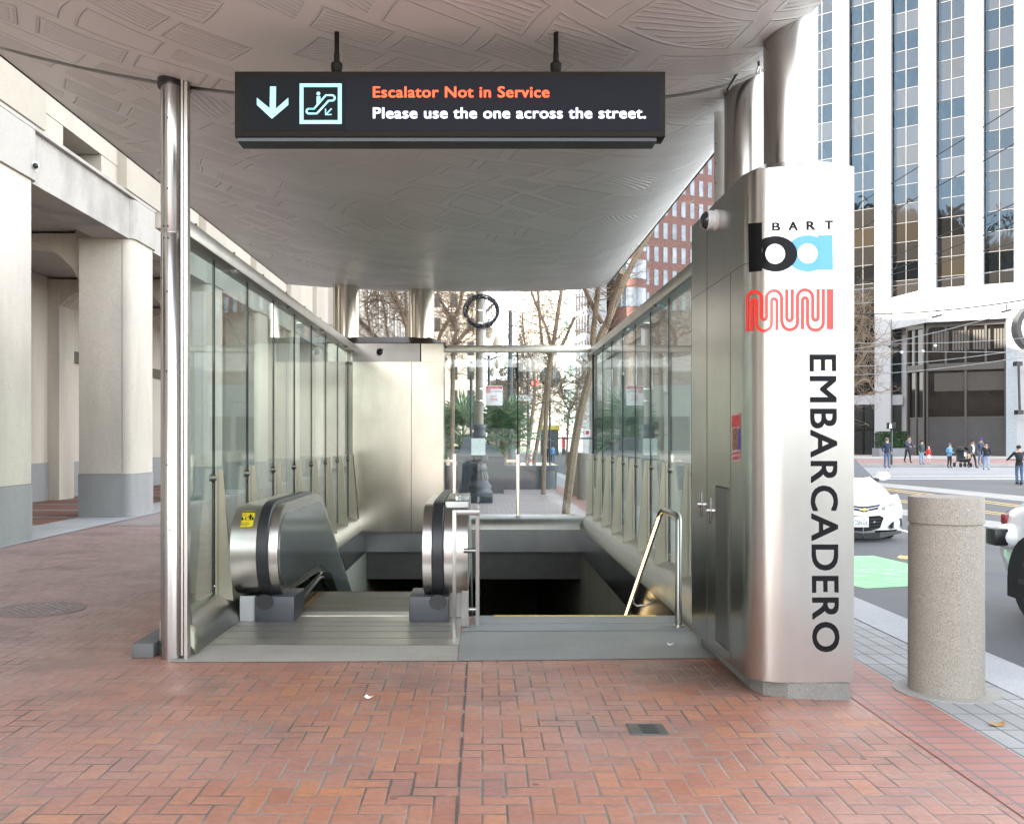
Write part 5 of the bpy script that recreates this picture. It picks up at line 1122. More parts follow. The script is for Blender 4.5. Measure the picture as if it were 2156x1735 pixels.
# orange delineators
for px, py, l in ((1118, 957, 'orange traffic post left of the slim tree trunk'), (943, 915, 'orange traffic post at the left edge of the back glass')):
    q = P(px, py, 46); o = thing('delineator_post', (q.x, 46, -.15), l, 'traffic post'); MB().lathe([(.11, 0), (.10, .05), (.05, .07), (.05, 1.2), (.045, 1.22)], (q.x, 46, -.15), 12).build('post', plain('orange_plastic', (.75, .14, .04), .4), o, True); b = MB(); b.lathe([(.052, .8), (.052, .9)], (q.x, 46, -.15), 12); b.lathe([(.052, 1.0), (.052, 1.1)], (q.x, 46, -.15), 12); b.build('band', PLASTIC_W, o)
# ================================================================== overhead wires
WIRE = plain('wire_black', (.025, .025, .028), .5); WIRE_L = plain('wire_pale', (.45, .46, .46), .45)
def wire(x0, y0, x1, y1, Y0, Y1, r, mat, label, sagm=.15):
    a = P(x0, y0, Y0); c_ = P(x1, y1, Y1); d = c_ - a; pts = [a + d * t_ + Vector((0, 0, -sagm * 4 * t_ * (1 - t_))) for t_ in [i / 12 for i in range(-1, 14)]]
    tag(MB().tube(pts, r, 5).build('overhead_wire', mat, None, True), label, 'wire', 'overhead trolley wires')
wire(1740, 470, 2156, 214, 36, 26, .014, WIRE, 'uppermost thin black wire crossing the white tower', .02)
wire(1740, 520, 2156, 292, 36, 26, .014, WIRE, 'second black wire from the top across the white tower', .02)
wire(1740, 597, 2156, 420, 36, 26, .014, WIRE, 'third black wire from the top across the white tower', .05)
wire(1740, 617, 2156, 462, 36, 26, .014, WIRE, 'fourth black wire from the top across the white tower', .05)
wire(1760, 606, 2156, 505, 38, 28, .013, WIRE, 'black wire just above the podium band at right', .05)
wire(1770, 661, 2156, 632, 36, 30, .022, WIRE, 'thick dark wire running level across the podium face', .15)
wire(1755, 614, 2156, 562, 40, 32, .016, WIRE_L, 'pale wire over the podium top', .1)
wire(1800, 735, 2156, 650, 42, 30, .016, WIRE_L, 'pale slanting wire across the upper shopfront windows', .1)
wire(1800, 740, 2156, 742, 40, 36, .010, WIRE_L, 'thin level pale wire across the shopfront windows', .0)
wire(1790, 722, 2156, 712, 40, 34, .010, WIRE_L, 'thin pale wire just under the podium', .1)
wire(1790, 772, 2156, 736, 40, 32, .012, WIRE_L, 'thin pale wire in front of the shopfront transom', .1)
wire(1790, 790, 2156, 752, 40, 32, .012, WIRE_L, 'lowest pale wire in front of the shopfront', .1)
wire(1790, 640, 2156, 600, 40, 32, .010, WIRE_L, 'thin pale wire on the podium band', .1)
for px, py in ((1881, 728), (1973, 666), (2119, 655)):
    q = P(px, py, 34); tag(MB().obox(q, Vector((1, 0, .25)).normalized(), Vector((0, 1, 0)), Vector((-.25, 0, 1)).normalized(), .16, .05, .035).tube([q, q + Vector((0, 0, .25))], .02, 6).build('wire_hanger', WIRE), 'small black hanger clamp on a trolley wire at pixel-thin span %s' % {1881: 'beside the bare tree', 1973: 'over the shopfront corner', 2119: 'beside the round sign'}[px] if False else {1881: 'small black wire clamp beside the twiggy bare tree', 1973: 'small black wire clamp over the shopfront corner', 2119: 'small black wire clamp left of the round sign'}[px], 'clamp', 'clamps on the trolley wires')
for px, py, l in ((1898.5, 742, 'left pale ball insulator in front of the shopfront'), (1943, 740, 'middle pale ball insulator at the shopfront corner post'), (1969, 728, 'right pale ball insulator in front of the shopfront')):
    tag(MB().ball(P(px, py, 38), .06, 10, 8).build('wire_insulator', PLASTIC_W, None, True), l, 'insulator', 'ball insulators on the wires')
# ================================================================== cars
def loft(st):
    """st: list of (y, half width, z bottom, z belt, roof half width, z roof)"""
    vs = []; n = 15
    for y, w, zb, zs, rw, zr in st:
        half = [(0, zb), (w * .80, zb), (w * .93, zb + .04), (w, zb + (zs - zb) * .35), (w * 1.0, zb + (zs - zb) * .7), (w * .95, zs - .03), (rw + (w * .93 - rw) * .9, zs + (zr - zs) * .05), (rw, zs + (zr - zs) * .82 if zr - zs > .1 else zs + (zr - zs) * .6), (rw * .8, zs + (zr - zs) * .97), (0, zr)]
        ring = half + [(-x, z) for x, z in half[-2:0:-1]]; n = len(ring)
        vs += [(x, y, z) for x, z in ring]
    k = len(st); fs = [(i * n + j, i * n + (j + 1) % n, (i + 1) * n + (j + 1) % n, (i + 1) * n + j) for i in range(k - 1) for j in range(n)]
    return vs, fs + [list(range(n))[::-1], list(range((k - 1) * n, k * n))]
class XB(MB):                 # builder in car coordinates: x right, y to the rear, z up; placed at (ox, oy, oz)
    def put(s, o, flip=1): s.v = [(o.location.x + v[0], o.location.y + flip * v[1], o.location.z + v[2]) for v in s.v]; return s
def wheel_at(o, x, y, r, w, side, name='wheel', flip=1):
    px = o.location.x + x; py = o.location.y + flip * y; pz = o.location.z + r
    t_ = MB().lathe([(r * .62, -w / 2), (r * .9, -w / 2), (r, -w * .36), (r, w * .36), (r * .9, w / 2), (r * .62, w / 2)], (px, py, pz), 36, axis='x').build(name, TYRE, o, True)
    rim = MB(); xo = px + side * (w * .42)
    rim.lathe([(r * .64, 0), (r * .60, -side * .04), (.03, -side * .06)], (xo, py, pz), 30, axis='x')
    for k in range(7):
        a = 2 * math.pi * k / 7; rim.obox((xo + side * .012, py + math.cos(a) * r * .36, pz + math.sin(a) * r * .36), Vector((0, math.cos(a), math.sin(a))), Vector((0, -math.sin(a), math.cos(a))), Vector((1, 0, 0)), r * .27, .022, .012)
    rim.build('rim', plain('alloy_dark', (.05, .05, .055), .3, .8) if 'alloy_dark' not in bpy.data.materials else bpy.data.materials['alloy_dark'], t_, True)
# --- white sedan facing the viewer; details traced on its own front surface
CXc = (1801.5 - CX) * 16.2 / FPX
sed = thing('parked_car', (CXc, 15.85, -.15), 'white sedan facing the viewer, half hidden behind the steel pillar', 'car')
st = [(.34, .70, .24, .60, .60, .70), (.5, .765, .2, .66, .62, .80), (.8, .79, .18, .74, .64, .90), (1.2, .80, .18, .84, .66, .99), (1.35, .80, .18, .90, .66, 1.03), (2.0, .81, .18, .95, .60, 1.36), (2.4, .81, .18, .96, .57, 1.44), (3.2, .81, .18, .97, .56, 1.43), (3.9, .80, .22, .98, .55, 1.22), (4.25, .78, .26, .96, .58, 1.06), (4.5, .70, .35, .9, .55, .98), (4.58, .62, .42, .8, .5, .88)]
b = XB(); b.add(*loft(st)); b.put(sed).build('body', WHITE_P, sed, True, ang=40)
def fy(x, z): return .42 * (min(1.0, abs(x) / .80)) ** 3 + .16 * ((z - .45) / .28) ** 2 * (1 if z > .45 else .5) - .02
b = XB(); b.grid(lambda u, v: ((2 * u - 1) * .79, fy((2 * u - 1) * .79, .20 + .56 * v), .20 + .56 * v), 28, 12); b.put(sed).build('front_bumper', WHITE_P, sed, True, fix=True, ang=60)
def carpt(u, v, d=.012):
    px, py = 1776 + .12857 * u, 933.4 + .12857 * v; y = 16.0
    for _ in range(12): x = (px - CX) * y / FPX - CXc; z = EYE - (py - CY) * y / FPX + .15; y = 15.85 + fy(x, max(.2, min(.78, z))) - d
    return Vector(((px - CX) * y / FPX, y, EYE - (py - CY) * y / FPX))
SIDES = [1, -1]
def both(mb, pts, d=.012, sub=5):
    pts = [carpt(u, v, d) for u, v in pts]
    for m_ in SIDES:
        q = [Vector((CXc + m_ * (p.x - CXc), p.y, p.z)) for p in pts]; mb.add(q, [list(range(len(q)))])
UC = (CX + CXc * FPX / 15.85 - 1776) / .12857
def strip(mb, top, bot, d, both_=True):
    for i in range(len(top) - 1): both(mb, [top[i], top[i + 1], bot[i + 1], bot[i]], d)
m = MB(); strip(m, [(UC, 1040), (300, 1038), (450, 1022), (608, 995)], [(UC, 1128), (300, 1122), (450, 1102), (560, 1080)], .014); m.build('upper_grille', BLACK, sed, fix=False)
m = MB(); strip(m, [(UC, 1075), (450, 1060), (590, 1030)], [(UC, 1083), (450, 1068), (585, 1038)], .018); m.build('grille_bar', CHROME, sed, fix=False)
m = MB(); strip(m, [(UC, 1203), (400, 1195), (590, 1180), (660, 1216)], [(UC, 1442), (400, 1436), (560, 1400), (600, 1380)], .014); g_ = m.build('lower_grille', BLACK, sed, fix=False)
m = MB()
for v in (1250, 1300, 1350, 1395): strip(m, [(UC, v), (450, v - 6), (610, v - 20)], [(UC, v + 8), (450, v + 2), (605, v - 12)], .018)
m.build('grille_slats', plain('grille_grey', (.09, .09, .095), .4), g_, fix=False)
HLM = plain('headlight_clear', (.50, .50, .47), .12); LNM = plain('lens_grey', (.20, .20, .18), .08, .6); FGM = plain('fog_clear', (.62, .62, .60), .15)
for SIDES in ([1], [-1]):
    m = MB(); both(m, [(605, 1075), (628, 1010), (700, 990), (800, 960), (850, 880), (858, 990), (800, 1060), (700, 1092)], .02); h_ = m.build('headlight', HLM, sed, fix=False)
    m = MB(); both(m, [(750, 990), (835, 955), (835, 1010), (790, 1022), (755, 1015)], .024); both(m, [(625, 1060), (680, 1030), (690, 1075), (650, 1085)], .024); m.build('lens', LNM, h_, fix=False)
    m = MB(); both(m, [(735, 1372), (800, 1290), (950, 1216), (962, 1355), (792, 1400)], .02); f_ = m.build('fog_pocket', BLACK, sed, fix=False)
    m = MB(); both(m, [(820, 1290), (915, 1265), (915, 1310), (835, 1325)], .026); m.build('fog_lamp', FGM, f_, fix=False); m = MB(); both(m, [(740, 1376), (795, 1402), (962, 1360), (962, 1352), (795, 1390)], .026); m.build('fog_trim', CHROME, f_, fix=False)
SIDES = [1, -1]
m = MB(); strip(m, [(UC, 1470), (600, 1452), (962, 1430)], [(UC, 1560), (600, 1555), (940, 1470)], .02); m.build('lower_lip', BLACKM, sed, fix=False)
GOLD = plain('gold_emblem', (.60, .45, .16), .25, .8)
eu = UC; m = MB()
def ep(du, v): p = carpt(eu + du, v, .03); return p
for q in ([(-75, 1096), (-50, 1072), (90, 1072), (65, 1096)], [(-18, 1106), (-8, 1060), (34, 1060), (24, 1106)]): m.poly([ep(*p) for p in q])
m.v = [(x, y - .003 * (i > 3), z) for i, (x, y, z) in enumerate(m.v)]; m.build('emblem', GOLD, sed, fix=False)
pa_, pb_ = carpt(2 * UC - 405, 1205, .03), carpt(405, 1370, .03)
pla = MB().box(pb_.x - .305, pb_.x, pb_.y - .02, pb_.y - .008, pb_.z, pa_.z).build('licence_plate', PLASTIC_W, sed, bevel=.003)
m = MB(); put_text(m, 'DSN336', lambda a, h: (a, pb_.y - .022, h), pb_.x - .225, pb_.x - .022, pb_.z + .035, pb_.z + .118); m.build('plate_number', plain('plate_blue_black', (.03, .03, .08), .5), pla, fix=False)
# windshield and side glass
ws = XB(); ws.add([(-.655, 1.30, 1.01), (.655, 1.30, 1.01), (.555, 2.06, 1.375), (-.555, 2.06, 1.375)], [(0, 1, 2, 3)]); ws.v = [(x, y - .025, z + .02) for x, y, z in ws.v]; ws.put(sed).build('windshield', CARGLASS, sed, fix=False)
for s_ in (-1, 1):
    g = XB(); g.add([(s_ * .77, 1.55, .97), (s_ * .60, 2.12, 1.36), (s_ * .585, 3.1, 1.37), (s_ * .775, 3.75, .99)], [(0, 1, 2, 3)]); g.v = [(x + s_ * .03, y, z) for x, y, z in g.v]; g.put(sed).build('side_window', CARGLASS, sed, fix=False)
    mi = XB(); mi.ball((s_ * .93, 1.50, 1.03), .13, 14, 8, sz=.62, sy=.55); mm = mi.put(sed).build('door_mirror', WHITE_P, sed, True); mi = XB(); mi.box(min(s_ * .76, s_ * .85), max(s_ * .76, s_ * .85), 1.47, 1.53, .94, .99); mi.put(sed).build('mirror_foot', BLACK, mm)
    wheel_at(sed, s_ * .70, .86, .315, .21, s_); wheel_at(sed, s_ * .70, 3.5, .315, .21, s_)
b = XB(); b.box(-.7, .7, .4, 4.3, .16, .26); b.put(sed).build('underbody', BLACKM, sed)
# --- white driverless suv at the right edge, nose toward the viewer
suv = thing('parked_car', (5.93, 4.95, -.15), 'white car cut off by the right edge, with a black corner sensor', 'car')
st = [(0, .72, .3, .75, .6, .85), (.15, .86, .25, .82, .66, .95), (.6, .92, .22, .92, .7, 1.02), (1.1, .94, .2, .98, .7, 1.08), (1.9, .95, .2, 1.02, .66, 1.48), (2.4, .95, .2, 1.03, .63, 1.56), (3.4, .95, .2, 1.04, .62, 1.54), (4.0, .94, .24, 1.05, .6, 1.36), (4.35, .92, .3, 1.03, .62, 1.10), (4.62, .84, .36, .98, .6, 1.04), (4.70, .74, .42, .92, .55, .98)]
b = XB(); b.add(*loft(st)); b.put(suv).build('body', WHITE_P, suv, True, ang=40)
for s_ in (-1, 1):
    g = XB(); g.add([(s_ * .9, 1.5, 1.04), (s_ * .67, 2.1, 1.47), (s_ * .65, 3.3, 1.47), (s_ * .9, 4.0, 1.07)], [(0, 1, 2, 3)]); g.v = [(x + s_ * .02, y, z) for x, y, z in g.v]; g.put(suv).build('side_window', CARGLASS, suv, fix=False)
    for yy in (.92, 3.83):
        wheel_at(suv, s_ * .845, yy, .37, .24, s_); ar = XB()
        pts = [(yy + .44 * math.cos(R(180 * i / 16)), .37 + .44 * math.sin(R(180 * i / 16))) for i in range(17)]; ar.prism(pts + [(yy - .44, .2), (yy + .44, .2)], 'x', s_ * .80, s_ * .957); ar.put(suv).build('wheel_arch', BLACKM, suv, True)
    t_ = XB(); t_.box(min(s_ * .70, s_ * .905), max(s_ * .70, s_ * .905), 4.40, 4.50, .86, .96); t_.put(suv).build('tail_light', plain('tail_red', (.30, .02, .03), .2), suv, bevel=.02)
    sn = XB(); sn.ball((s_ * .93, 4.28, .76), .13, 16, 10, sx=1.0, sy=1.1, sz=.95); so_ = sn.put(suv).build('sensor_housing', WHITE_P, suv, True); sn = XB(); sn.box(min(s_ * .98, s_ * 1.12), max(s_ * .98, s_ * 1.12), 4.18, 4.36, .68, .84); sn.put(suv).build('sensor_face', BLACK, so_, bevel=.02)
ws = XB(); ws.add([(-.72, 1.15, 1.07), (.72, 1.15, 1.07), (.62, 1.95, 1.5), (-.62, 1.95, 1.5)], [(0, 1, 2, 3)]); ws.v = [(x, y - .02, z + .02) for x, y, z in ws.v]; ws.put(suv).build('windshield', CARGLASS, suv, fix=False)
b = XB(); b.box(-.8, .8, .3, 4.4, .18, .3); b.put(suv).build('underbody', BLACKM, suv); b = XB(); b.lathe([(.30, 0), (.30, .10), (.16, .14), (.16, .30), (.10, .34)], (0, 2.7, 1.54), 24); b.put(suv).build('roof_sensor', BLACK, suv, True)
# --- far silver car seen through the glass
far = thing('parked_car', (17.6, 178, -.15), 'small far silver car crossing the street behind the tree trunk', 'car')
st2 = [(-2.2, .7, .3, .7, .6, .75), (-1.9, .84, .25, .8, .65, .88), (-1.0, .86, .2, .9, .66, .98), (-.4, .88, .2, .95, .6, 1.35), (.2, .88, .2, .95, .58, 1.42), (.9, .88, .2, .96, .58, 1.36), (1.6, .86, .22, .96, .62, 1.05), (2.1, .78, .3, .88, .6, .95)]
vs, fs = loft(st2); b = MB(); b.add([(17.6 + y, 178 + x, z - .15) for x, y, z in vs], fs); b.build('body', plain('silver_paint', (.42, .43, .45), .25, .5), far, True)
m = MB(); m.add([(17.6 - .85, 177.1, .83), (17.6 - .3, 177.32, 1.18), (17.6 + .85, 177.32, 1.18), (17.6 + 1.35, 177.1, .83)], [(0, 1, 2, 3)]); m.build('side_window', CARGLASS, far, fix=False)
for dx in (-1.35, 1.3): MB().lathe([(.31, 0), (.31, .2), (.05, .2)], (17.6 + dx, 177.05, .16), 18, axis='y').build('wheel', TYRE, far, True)
# ================================================================== people
SKIN = [plain('skin_fair', (.50, .33, .25), .5), plain('skin_tan', (.36, .22, .15), .5)]
_m = {}
def cloth(c, nm):
    if nm not in _m: _m[nm] = plain(nm, c, .8, var=.2, scale=14)
    return _m[nm]
HAIRC = cloth((.02, .014, .01), 'dark_hair'); SHOE = cloth((.03, .028, .028), 'dark_shoes')
def person(px, foot, Hpx, label, top, legs, yaw=0, pose='stand', hat=None, hair=HAIRC, skin=0, z0=None, girl=False, seed=0, group='people on the far crosswalk', shoe=None, shirt=None):
    """front of the figure is -y before the yaw; joints in metres for a 1.72 m figure, scaled to the height in the picture"""
    if z0 is None: z0 = -.15 if foot > 980.5 else 0.0
    Y = (EYE - z0) * FPX / (foot - CY); x = (px - CX) * Y / FPX; s = Hpx * Y / FPX / 1.74
    o = thing('person', (x, Y, z0), label, 'person', group); rng = random.Random(seed)
    step = {'stand': .03, 'walk': .24, 'push': .16, 'scoot': .05}[pose]
    J = {}; E = []
    def j(n, p, r, par=None, mt=0): J[n] = (p, r, mt); (E.append((par, n)) if par else None)
    lean = .10 if pose in ('push',) else (.16 if pose == 'scoot' else .0)
    j('pelvis', (0, 0, .94), .135, None, 2); j('spine', (0, -.02 - lean * .3, 1.12), .135, 'pelvis', 1); j('chest', (0, -.03 - lean * .7, 1.32), .155, 'spine', 1)
    j('neck', (0, -.03 - lean, 1.475), .056, 'chest', 0); j('jaw', (0, -.055 - lean, 1.55), .068, 'neck', 0); j('brow', (0, -.045 - lean, 1.63), .086, 'jaw', 0); j('crown', (0, -.03 - lean, 1.70), .066, 'brow', 0); j('nose', (0, -.15 - lean, 1.585), .014, 'jaw', 0)
    for sgn, nm in ((-1, 'l'), (1, 'r')):
        fw = step * sgn
        j('hip' + nm, (sgn * .085, 0, .90), .10, 'pelvis', 2); j('knee' + nm, (sgn * .095, -fw * .55 - .02, .50), .066, 'hip' + nm, 2); j('ankle' + nm, (sgn * .10, -fw + .03, .10 + (.05 if fw < -.1 else 0)), .045, 'knee' + nm, 2); j('toe' + nm, (sgn * .115, -fw - .13, .035), .038, 'ankle' + nm, 3)
        if pose == 'push': el, wr = (sgn * .24, -.20, 1.16), (sgn * .17, -.42, 1.08)
        elif pose == 'scoot': el, wr = (sgn * .33, -.25, 1.22), (sgn * .42, -.48, 1.10)
        elif pose == 'walk': el, wr = (sgn * .26, fw * .5 + .03, 1.15), (sgn * .28, fw * .9 - .05, .93)
        else: el, wr = (sgn * .25, .04, 1.15), (sgn * .24, -.05, .93)
        if pose == 'stand' and seed % 3 == 1: wr = (sgn * .10, -.25, 1.10)
        j('sh' + nm, (sgn * .185, -.02 - lean * .8, 1.40), .072, 'chest', 1); j('el' + nm, el, .052, 'sh' + nm, 1); j('wr' + nm, wr, .036, 'el' + nm, 1)
        d = (Vector(wr) - Vector(el)).normalized(); pm = Vector(wr) + d * .06; j('palm' + nm, tuple(pm), .034, 'wr' + nm, 0)
        sd_ = d.cross(Vector((1, 0, 0))).normalized()
        for k in range(4): fb = pm + sd_ * ((k - 1.5) * .019) + d * .035; j('f%d%s' % (k, nm), tuple(fb), .010, 'palm' + nm, 0); j('g%d%s' % (k, nm), tuple(fb + d * (.045 + .008 * (k in (1, 2))) + Vector((-sgn * .012, 0, 0))), .008, 'f%d%s' % (k, nm), 0)
        j('thumb' + nm, tuple(pm + sd_ * .045 - d * .01), .011, 'palm' + nm, 0)
    names = list(J); idx = {n: i for i, n in enumerate(names)}
    me = bpy.data.meshes.new('person_skeleton'); me.from_pydata([J[n][0] for n in names], [(idx[a_], idx[b_]) for a_, b_ in E], [])
    ob = bpy.data.objects.new('tmp', me); COL.objects.link(ob); sk = ob.modifiers.new('s', 'SKIN'); sk.use_smooth_shade = True
    for i, n in enumerate(names): v = me.skin_vertices[0].data[i]; r = J[n][1]; v.radius = (r * (.82 if n in ('spine', 'chest', 'pelvis') else 1), r * (1.0)); v.use_root = (n == 'pelvis')
    ob.modifiers.new('ss', 'SUBSURF').levels = 1
    ev = ob.evaluated_get(bpy.context.evaluated_depsgraph_get()); m2 = bpy.data.meshes.new_from_object(ev)
    bpy.data.objects.remove(ob); bpy.data.meshes.remove(me)
    mats = [SKIN[skin], top, legs, shoe or SHOE, shirt or top]; m2.materials.clear()
    for q in mats: m2.materials.append(q)
    ee = [(Vector(J[a_][0]), Vector(J[b_][0]), J[b_][2], J[a_][2], b_) for a_, b_ in E]
    for f in m2.polygons:
        c_ = f.center; best, bm_ = 9, 1
        for a_, b_, mt, ma, nm in ee:
            ab = b_ - a_; t_ = max(0, min(1, (c_ - a_).dot(ab) / max(1e-9, ab.length_squared))); dd = (a_ + ab * t_ - c_).length
            if dd < best: best, bm_ = dd, (mt if t_ > .35 or nm.startswith(('hip', 'sh', 'f', 'g', 'thumb')) else ma)
        if bm_ == 2 and c_.z > .86: bm_ = 1
        if bm_ == 1 and shirt and abs(c_.x) < .075 and c_.y < -.06 and c_.z > .95: bm_ = 4
        f.material_index = bm_; f.use_smooth = True
    Mx = Matrix.Rotation(yaw, 4, 'Z') @ Matrix.Scale(s, 4); m2.transform(Mx)
    body = bpy.data.objects.new('body', m2); COL.objects.link(body); body.parent = o
    def part(mb, nm, mat, smooth=True): mb.v = [tuple(Vector((x, Y, z0)) + Mx @ Vector(v)) for v in mb.v]; return mb.build(nm, mat, o, smooth)
    hx = (0, -.035 - lean, 1.645)
    h_ = MB(); h_.lathe([(.098, -.03), (.104, .03), (.088, .075), (.05, .105), (.004, .113)], (hx[0], hx[1] + .012, hx[2]), 16)
    if hair is not None and not hat: part(h_, 'hair', hair)
    if hair is not None and girl: part(MB().ball((0, hx[1] + .06, 1.56), .075, 12, 8, sz=1.5), 'hair', hair)
    if hat is not None: h_.lathe([(.115, .005), (.115, .02)], (hx[0], hx[1] - .04, hx[2]), 16); part(h_, 'cap', hat)
    e_ = MB()
    for sgn in (-1, 1): e_.ball((sgn * .032, -.133 - lean, 1.615), .011, 8, 6)
    part(e_, 'eyes', BLACK)
    return o, Mx, Vector((x, Y, z0)), s
NAVY = cloth((.018, .028, .060), 'navy_plaid'); JEANS = cloth((.07, .12, .21), 'blue_jeans'); LJEANS = cloth((.22, .31, .44), 'light_jeans'); BLKC = cloth((.014, .014, .017), 'black_cloth'); DGREEN = cloth((.035, .065, .060), 'dark_green_jacket'); REDC = cloth((.50, .025, .03), 'red_jacket'); LBLUE = cloth((.12, .30, .50), 'light_blue_jacket'); DGREY = cloth((.05, .05, .055), 'charcoal_jacket'); SLATE = cloth((.05, .06, .10), 'slate_hoodie'); WHITEC = cloth((.62, .62, .64), 'white_shirt'); PINKW = cloth((.62, .52, .53), 'pale_skirt'); GREYH = cloth((.12, .12, .13), 'grey_cap'); BLUEH = cloth((.03, .05, .30), 'blue_cap')
person(1867, 986, 64, 'man in dark blue plaid jacket and grey cap beside the walk signal', NAVY, JEANS, .1, 'stand', GREYH, seed=0)
p2 = person(1911, 975, 57, 'man in slate hoodie pushing a black stroller', SLATE, BLKC, .25, 'push', seed=3)
person(1940, 978, 51, 'woman in dark green jacket and jeans next to a small child', DGREEN, LJEANS, .3, 'stand', girl=True, seed=6)
pc_ = person(1955, 977, 37, 'small child in red jacket and white skirt', REDC, PINKW, .2, 'stand', hair=cloth((.5, .35, .3), 'pink_bonnet'), seed=9)
person(1999, 985.5, 52, 'woman in light blue puffer jacket, grey hat and black trousers', LBLUE, BLKC, .4, 'stand', GREYH, seed=4)
p6 = person(2047, 986, 60, 'man in open dark jacket over white shirt carrying a paper bag', DGREY, BLKC, .2, 'walk', seed=7, skin=1, shirt=WHITEC)
person(2064.5, 978, 55, 'person in dark jacket wearing a bright blue cap', SLATE, JEANS, .1, 'stand', BLUEH, seed=12, skin=1)
person(2076, 990, 59, 'woman in black jacket and pale jeans mid stride', BLKC, LJEANS, -.35, 'walk', girl=True, seed=8)
p9 = person(2146, 1020, 82, 'person in black hoodie seen from behind riding a kick scooter', BLKC, JEANS, 2.75, 'scoot', hair=BLKC, seed=15)
for px, l, t_ in ((1151, 'left one of the far dark dressed people behind the slim trunk', BLKC), (1158, 'middle one of the far dark dressed people near the yellow awning', SLATE), (1164, 'right one of the far people in pale clothes near the yellow awning', LBLUE)):
    person(px, 973, 35, l, t_, BLKC if px < 1160 else JEANS, .5, 'stand', seed=px, group='people far down the street', z0=-.15)
# child skirt, bag, stroller, scooter
_, Mx, O, s = pc_; m = MB().lathe([(.13, .92), (.16, .8), (.25, .58), (.24, .57)], (0, 0, 0), 18); m.v = [tuple(O + Mx @ Vector(v)) for v in m.v]; m.build('skirt', PINKW, pc_[0], True)
_, Mx, O, s = p6; m = MB().box(-.38, -.20, -.12, .0, .62, .90); m.v = [tuple(O + Mx @ Vector(v)) for v in m.v]; tag(m.build('paper_bag', plain('kraft_paper', (.42, .27, .15), .8)), 'small brown paper bag in the hand of the man in the white shirt', 'bag')
q = P(1915, 977, 62); sx0, sy0 = q.x, (EYE + .0) * FPX / 56.5
stl = thing('stroller', (sx0, sy0, 0), 'black baby stroller pushed along the far kerb', 'stroller')
m = MB(); wp = [(-.28, -.35), (.28, -.35), (-.30, .35), (.30, .35)]
for dx, dy in wp: m2_ = MB().lathe([(.05, -.03), (.13, -.03), (.13, .03), (.05, .03)], (sx0 + dx, sy0 + dy, .13), 16, axis='x').build('wheel', TYRE, stl, True)
for dx in (-.27, .27): m.tube([(sx0 + dx, sy0 - .35, .13), (sx0 + dx, sy0 + .1, .62), (sx0 + dx, sy0 + .45, 1.05)], .018, 6); m.tube([(sx0 + dx, sy0 + .35, .13), (sx0 + dx, sy0 - .05, .60)], .018, 6)
m.tube([(sx0 - .27, sy0 + .45, 1.05), (sx0 + .27, sy0 + .45, 1.05)], .02, 6); m.build('frame', plain('stroller_frame', (.05, .05, .055), .4, .5), stl, True)
MB().prism([(-.30, .42), (-.18, .30), (.22, .36), (.34, .95), (.28, .97), (.14, .50), (-.2, .45)], 'x', sx0 - .23, sx0 + .23).build('seat', BLKC, stl) if False else None
m = MB(); m.prism([(sy0 - .30, .42), (sy0 - .18, .28), (sy0 + .22, .34), (sy0 + .36, .92), (sy0 + .28, .96), (sy0 + .12, .50), (sy0 - .2, .46)], 'x', sx0 - .23, sx0 + .23); m.build('seat', BLKC, stl)
m = MB(); m.grid(lambda u, v: (sx0 + .25 * math.cos(math.pi * u), sy0 + .28 - .50 * math.sin(v * 1.5), .82 + .20 * math.sin(math.pi * u) * 1.0 + .06 * math.cos(v * 1.5) + .1), 12, 6); m.build('hood', BLKC, stl, True)
MB().box(sx0 - .06, sx0 + .06, sy0 - .31, sy0 - .29, .62, .84).build('tag', WHITEC, stl)
_, Mx, O, s = p9
def onp(mb): mb.v = [tuple(O + Mx @ Vector(v)) for v in mb.v]; return mb
sct = thing('kick_scooter', tuple(O), 'black kick scooter under the person in the hoodie', 'scooter')
onp(MB().box(-.08, .08, -.42, .45, .085, .12)).build('deck', BLACK, sct); onp(MB().tube([(0, -.44, .12), (0, -.52, 1.1)], .025, 8)).build('stem', BLACK, sct, True); onp(MB().tube([(-.44, -.50, 1.10), (.44, -.50, 1.10)], .018, 8)).build('handlebar', BLACK, sct, True)
for y in (-.52, .52): onp(MB().lathe([(.03, -.025), (.10, -.025), (.10, .025), (.03, .025)], (0, y, .10), 16, axis='x')).build('wheel', TYRE, sct, True)
_, Mx, O, s = p9; bp_ = onp(MB().ball((0, .10, 1.24), .16, 14, 10, sz=1.35, sy=.7)); tag(bp_.build('backpack', cloth((.022, .025, .035), 'backpack_cloth'), None, True), 'dark backpack on the person riding the kick scooter', 'backpack')
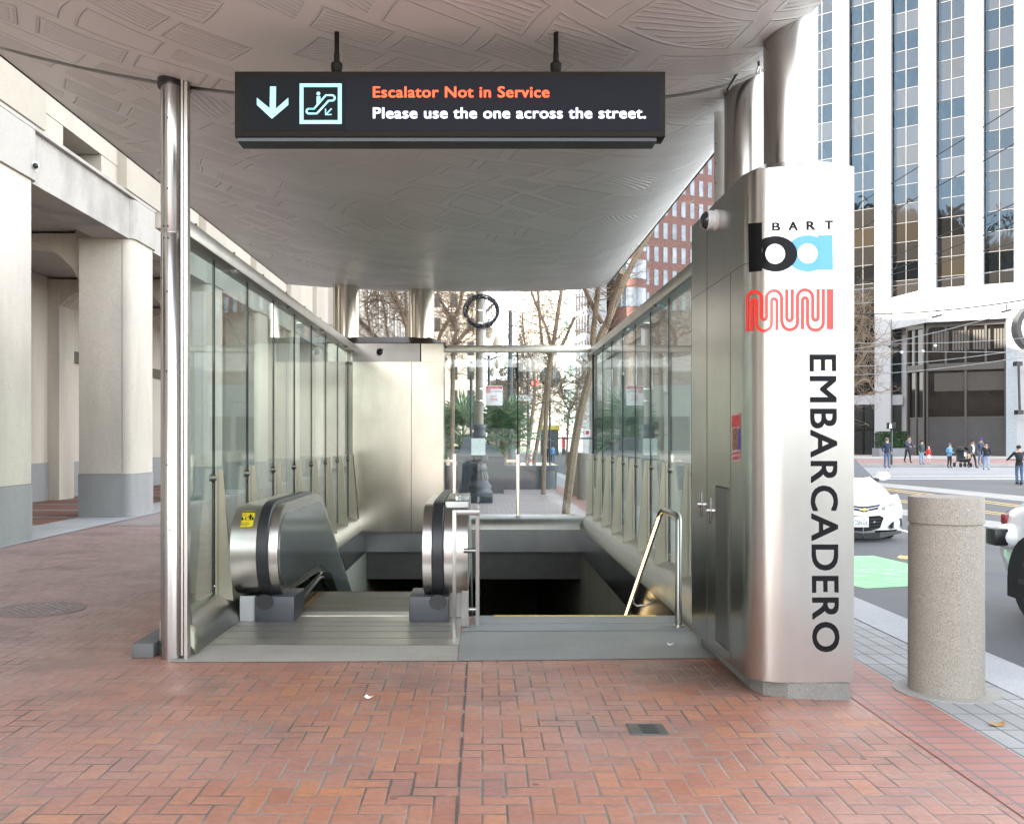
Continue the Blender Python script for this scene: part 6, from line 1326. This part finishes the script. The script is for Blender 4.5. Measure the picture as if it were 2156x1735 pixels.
# walk signal and hedge
ws_ = thing('pedestrian_signal', P(1877, 977, 61.5), 'pedestrian signal on a thin pole showing a white walking figure', 'signal')
q = P(1877, 0, 61.5); MB().tube([(q.x, 61.5, -.0), (q.x, 61.5, P(0, 902, 61.5).z)], .075, 10).build('pole', plain('signal_green', (.035, .05, .045), .5), ws_, True)
MB().box(P(1869, 0, 61.3).x, P(1885, 0, 61.3).x, 61.2, 61.5, P(0, 903, 61.3).z, P(0, 890, 61.3).z).build('housing', BLACKM, ws_, bevel=.03)
m = MB(); fw = lambda u, v: tuple(P(1869 + u * 16, 890 + v * 13, 61.19)); ribbon(m, [(.38, .30), (.36, .58), (.24, .9)], .10, fw); ribbon(m, [(.36, .56), (.48, .72), (.50, .9)], .09, fw); ribbon(m, [(.24, .5), (.30, .34), (.44, .38), (.52, .52)], .07, fw); m.poly([fw(.39 + .07 * math.cos(i), .18 + .09 * math.sin(i)) for i in [k * .7 for k in range(9)]]); m.build('walking_figure', emis('walk_white', (.9, .95, 1), .2), ws_, fix=False)
hg = thing('hedge', P(1884, 955, 92), 'clipped dark green hedge in a grey planter before the white tower', 'hedge')
a_, c_ = P(1852, 0, 91), P(1912, 0, 91); rng = random.Random(9); m = MB()
for i in range(2600):
    u, v, w_ = rng.random(), rng.random(), rng.choice((0, rng.random())); p = Vector((a_.x + (c_.x - a_.x) * u, 91 + w_ * 1.3, .75 + 1.55 * v)); 
    if rng.random() < .25: p.z = 2.3
    d1 = Vector((rng.gauss(0, 1), rng.gauss(0, 1), rng.gauss(0, 1))).normalized(); d2 = d1.orthogonal().normalized(); m.add([p - d1 * .10, p + d2 * .05, p + d1 * .10, p - d2 * .05], [(0, 1, 2, 3)])
m.build('foliage', plain('hedge_leaf', (.028, .060, .020), .6, var=.5, scale=4), hg, fix=False); MB().box(a_.x + .08, c_.x - .08, 91.1, 92.3, .6, 2.2).build('inner_mass', plain('hedge_inside', (.010, .022, .008), .9), hg)
MB().box(a_.x - .1, c_.x + .1, 90.8, 92.5, 0, .78).build('planter_box', plain('grey_planter', (.16, .16, .17), .6), hg)
# far kiosk with yellow roof, red banner, bus shelter look
o = thing('street_kiosk', P(1155, 960, 110), 'small far street kiosk with a yellow roof', 'kiosk'); a_, c_ = P(1136, 0, 110), P(1177, 0, 110)
MB().box(a_.x, c_.x, 109, 111.5, P(0, 905, 110).z, P(0, 896, 110).z).build('roof', plain('yellow_roof', (.55, .42, .06), .5), o); MB().box(a_.x + .1, c_.x - .1, 109.3, 111, -.15, P(0, 905, 110).z - .02).build('body', plain('kiosk_dark', (.04, .045, .05), .3), o)
o = thing('red_banner', P(1187, 933, 112), 'tall red banner sign at the far street corner', 'sign'); a_, c_ = P(1183, 0, 112), P(1191, 0, 112); MB().box(a_.x, c_.x, 112, 112.1, P(0, 944, 112).z, P(0, 919, 112).z).build('panel', plain('banner_red', (.60, .05, .06), .5), o); MB().box(a_.x, c_.x, 112, 112.1, -.15, P(0, 944, 112).z - .01).build('post', IRON, o)
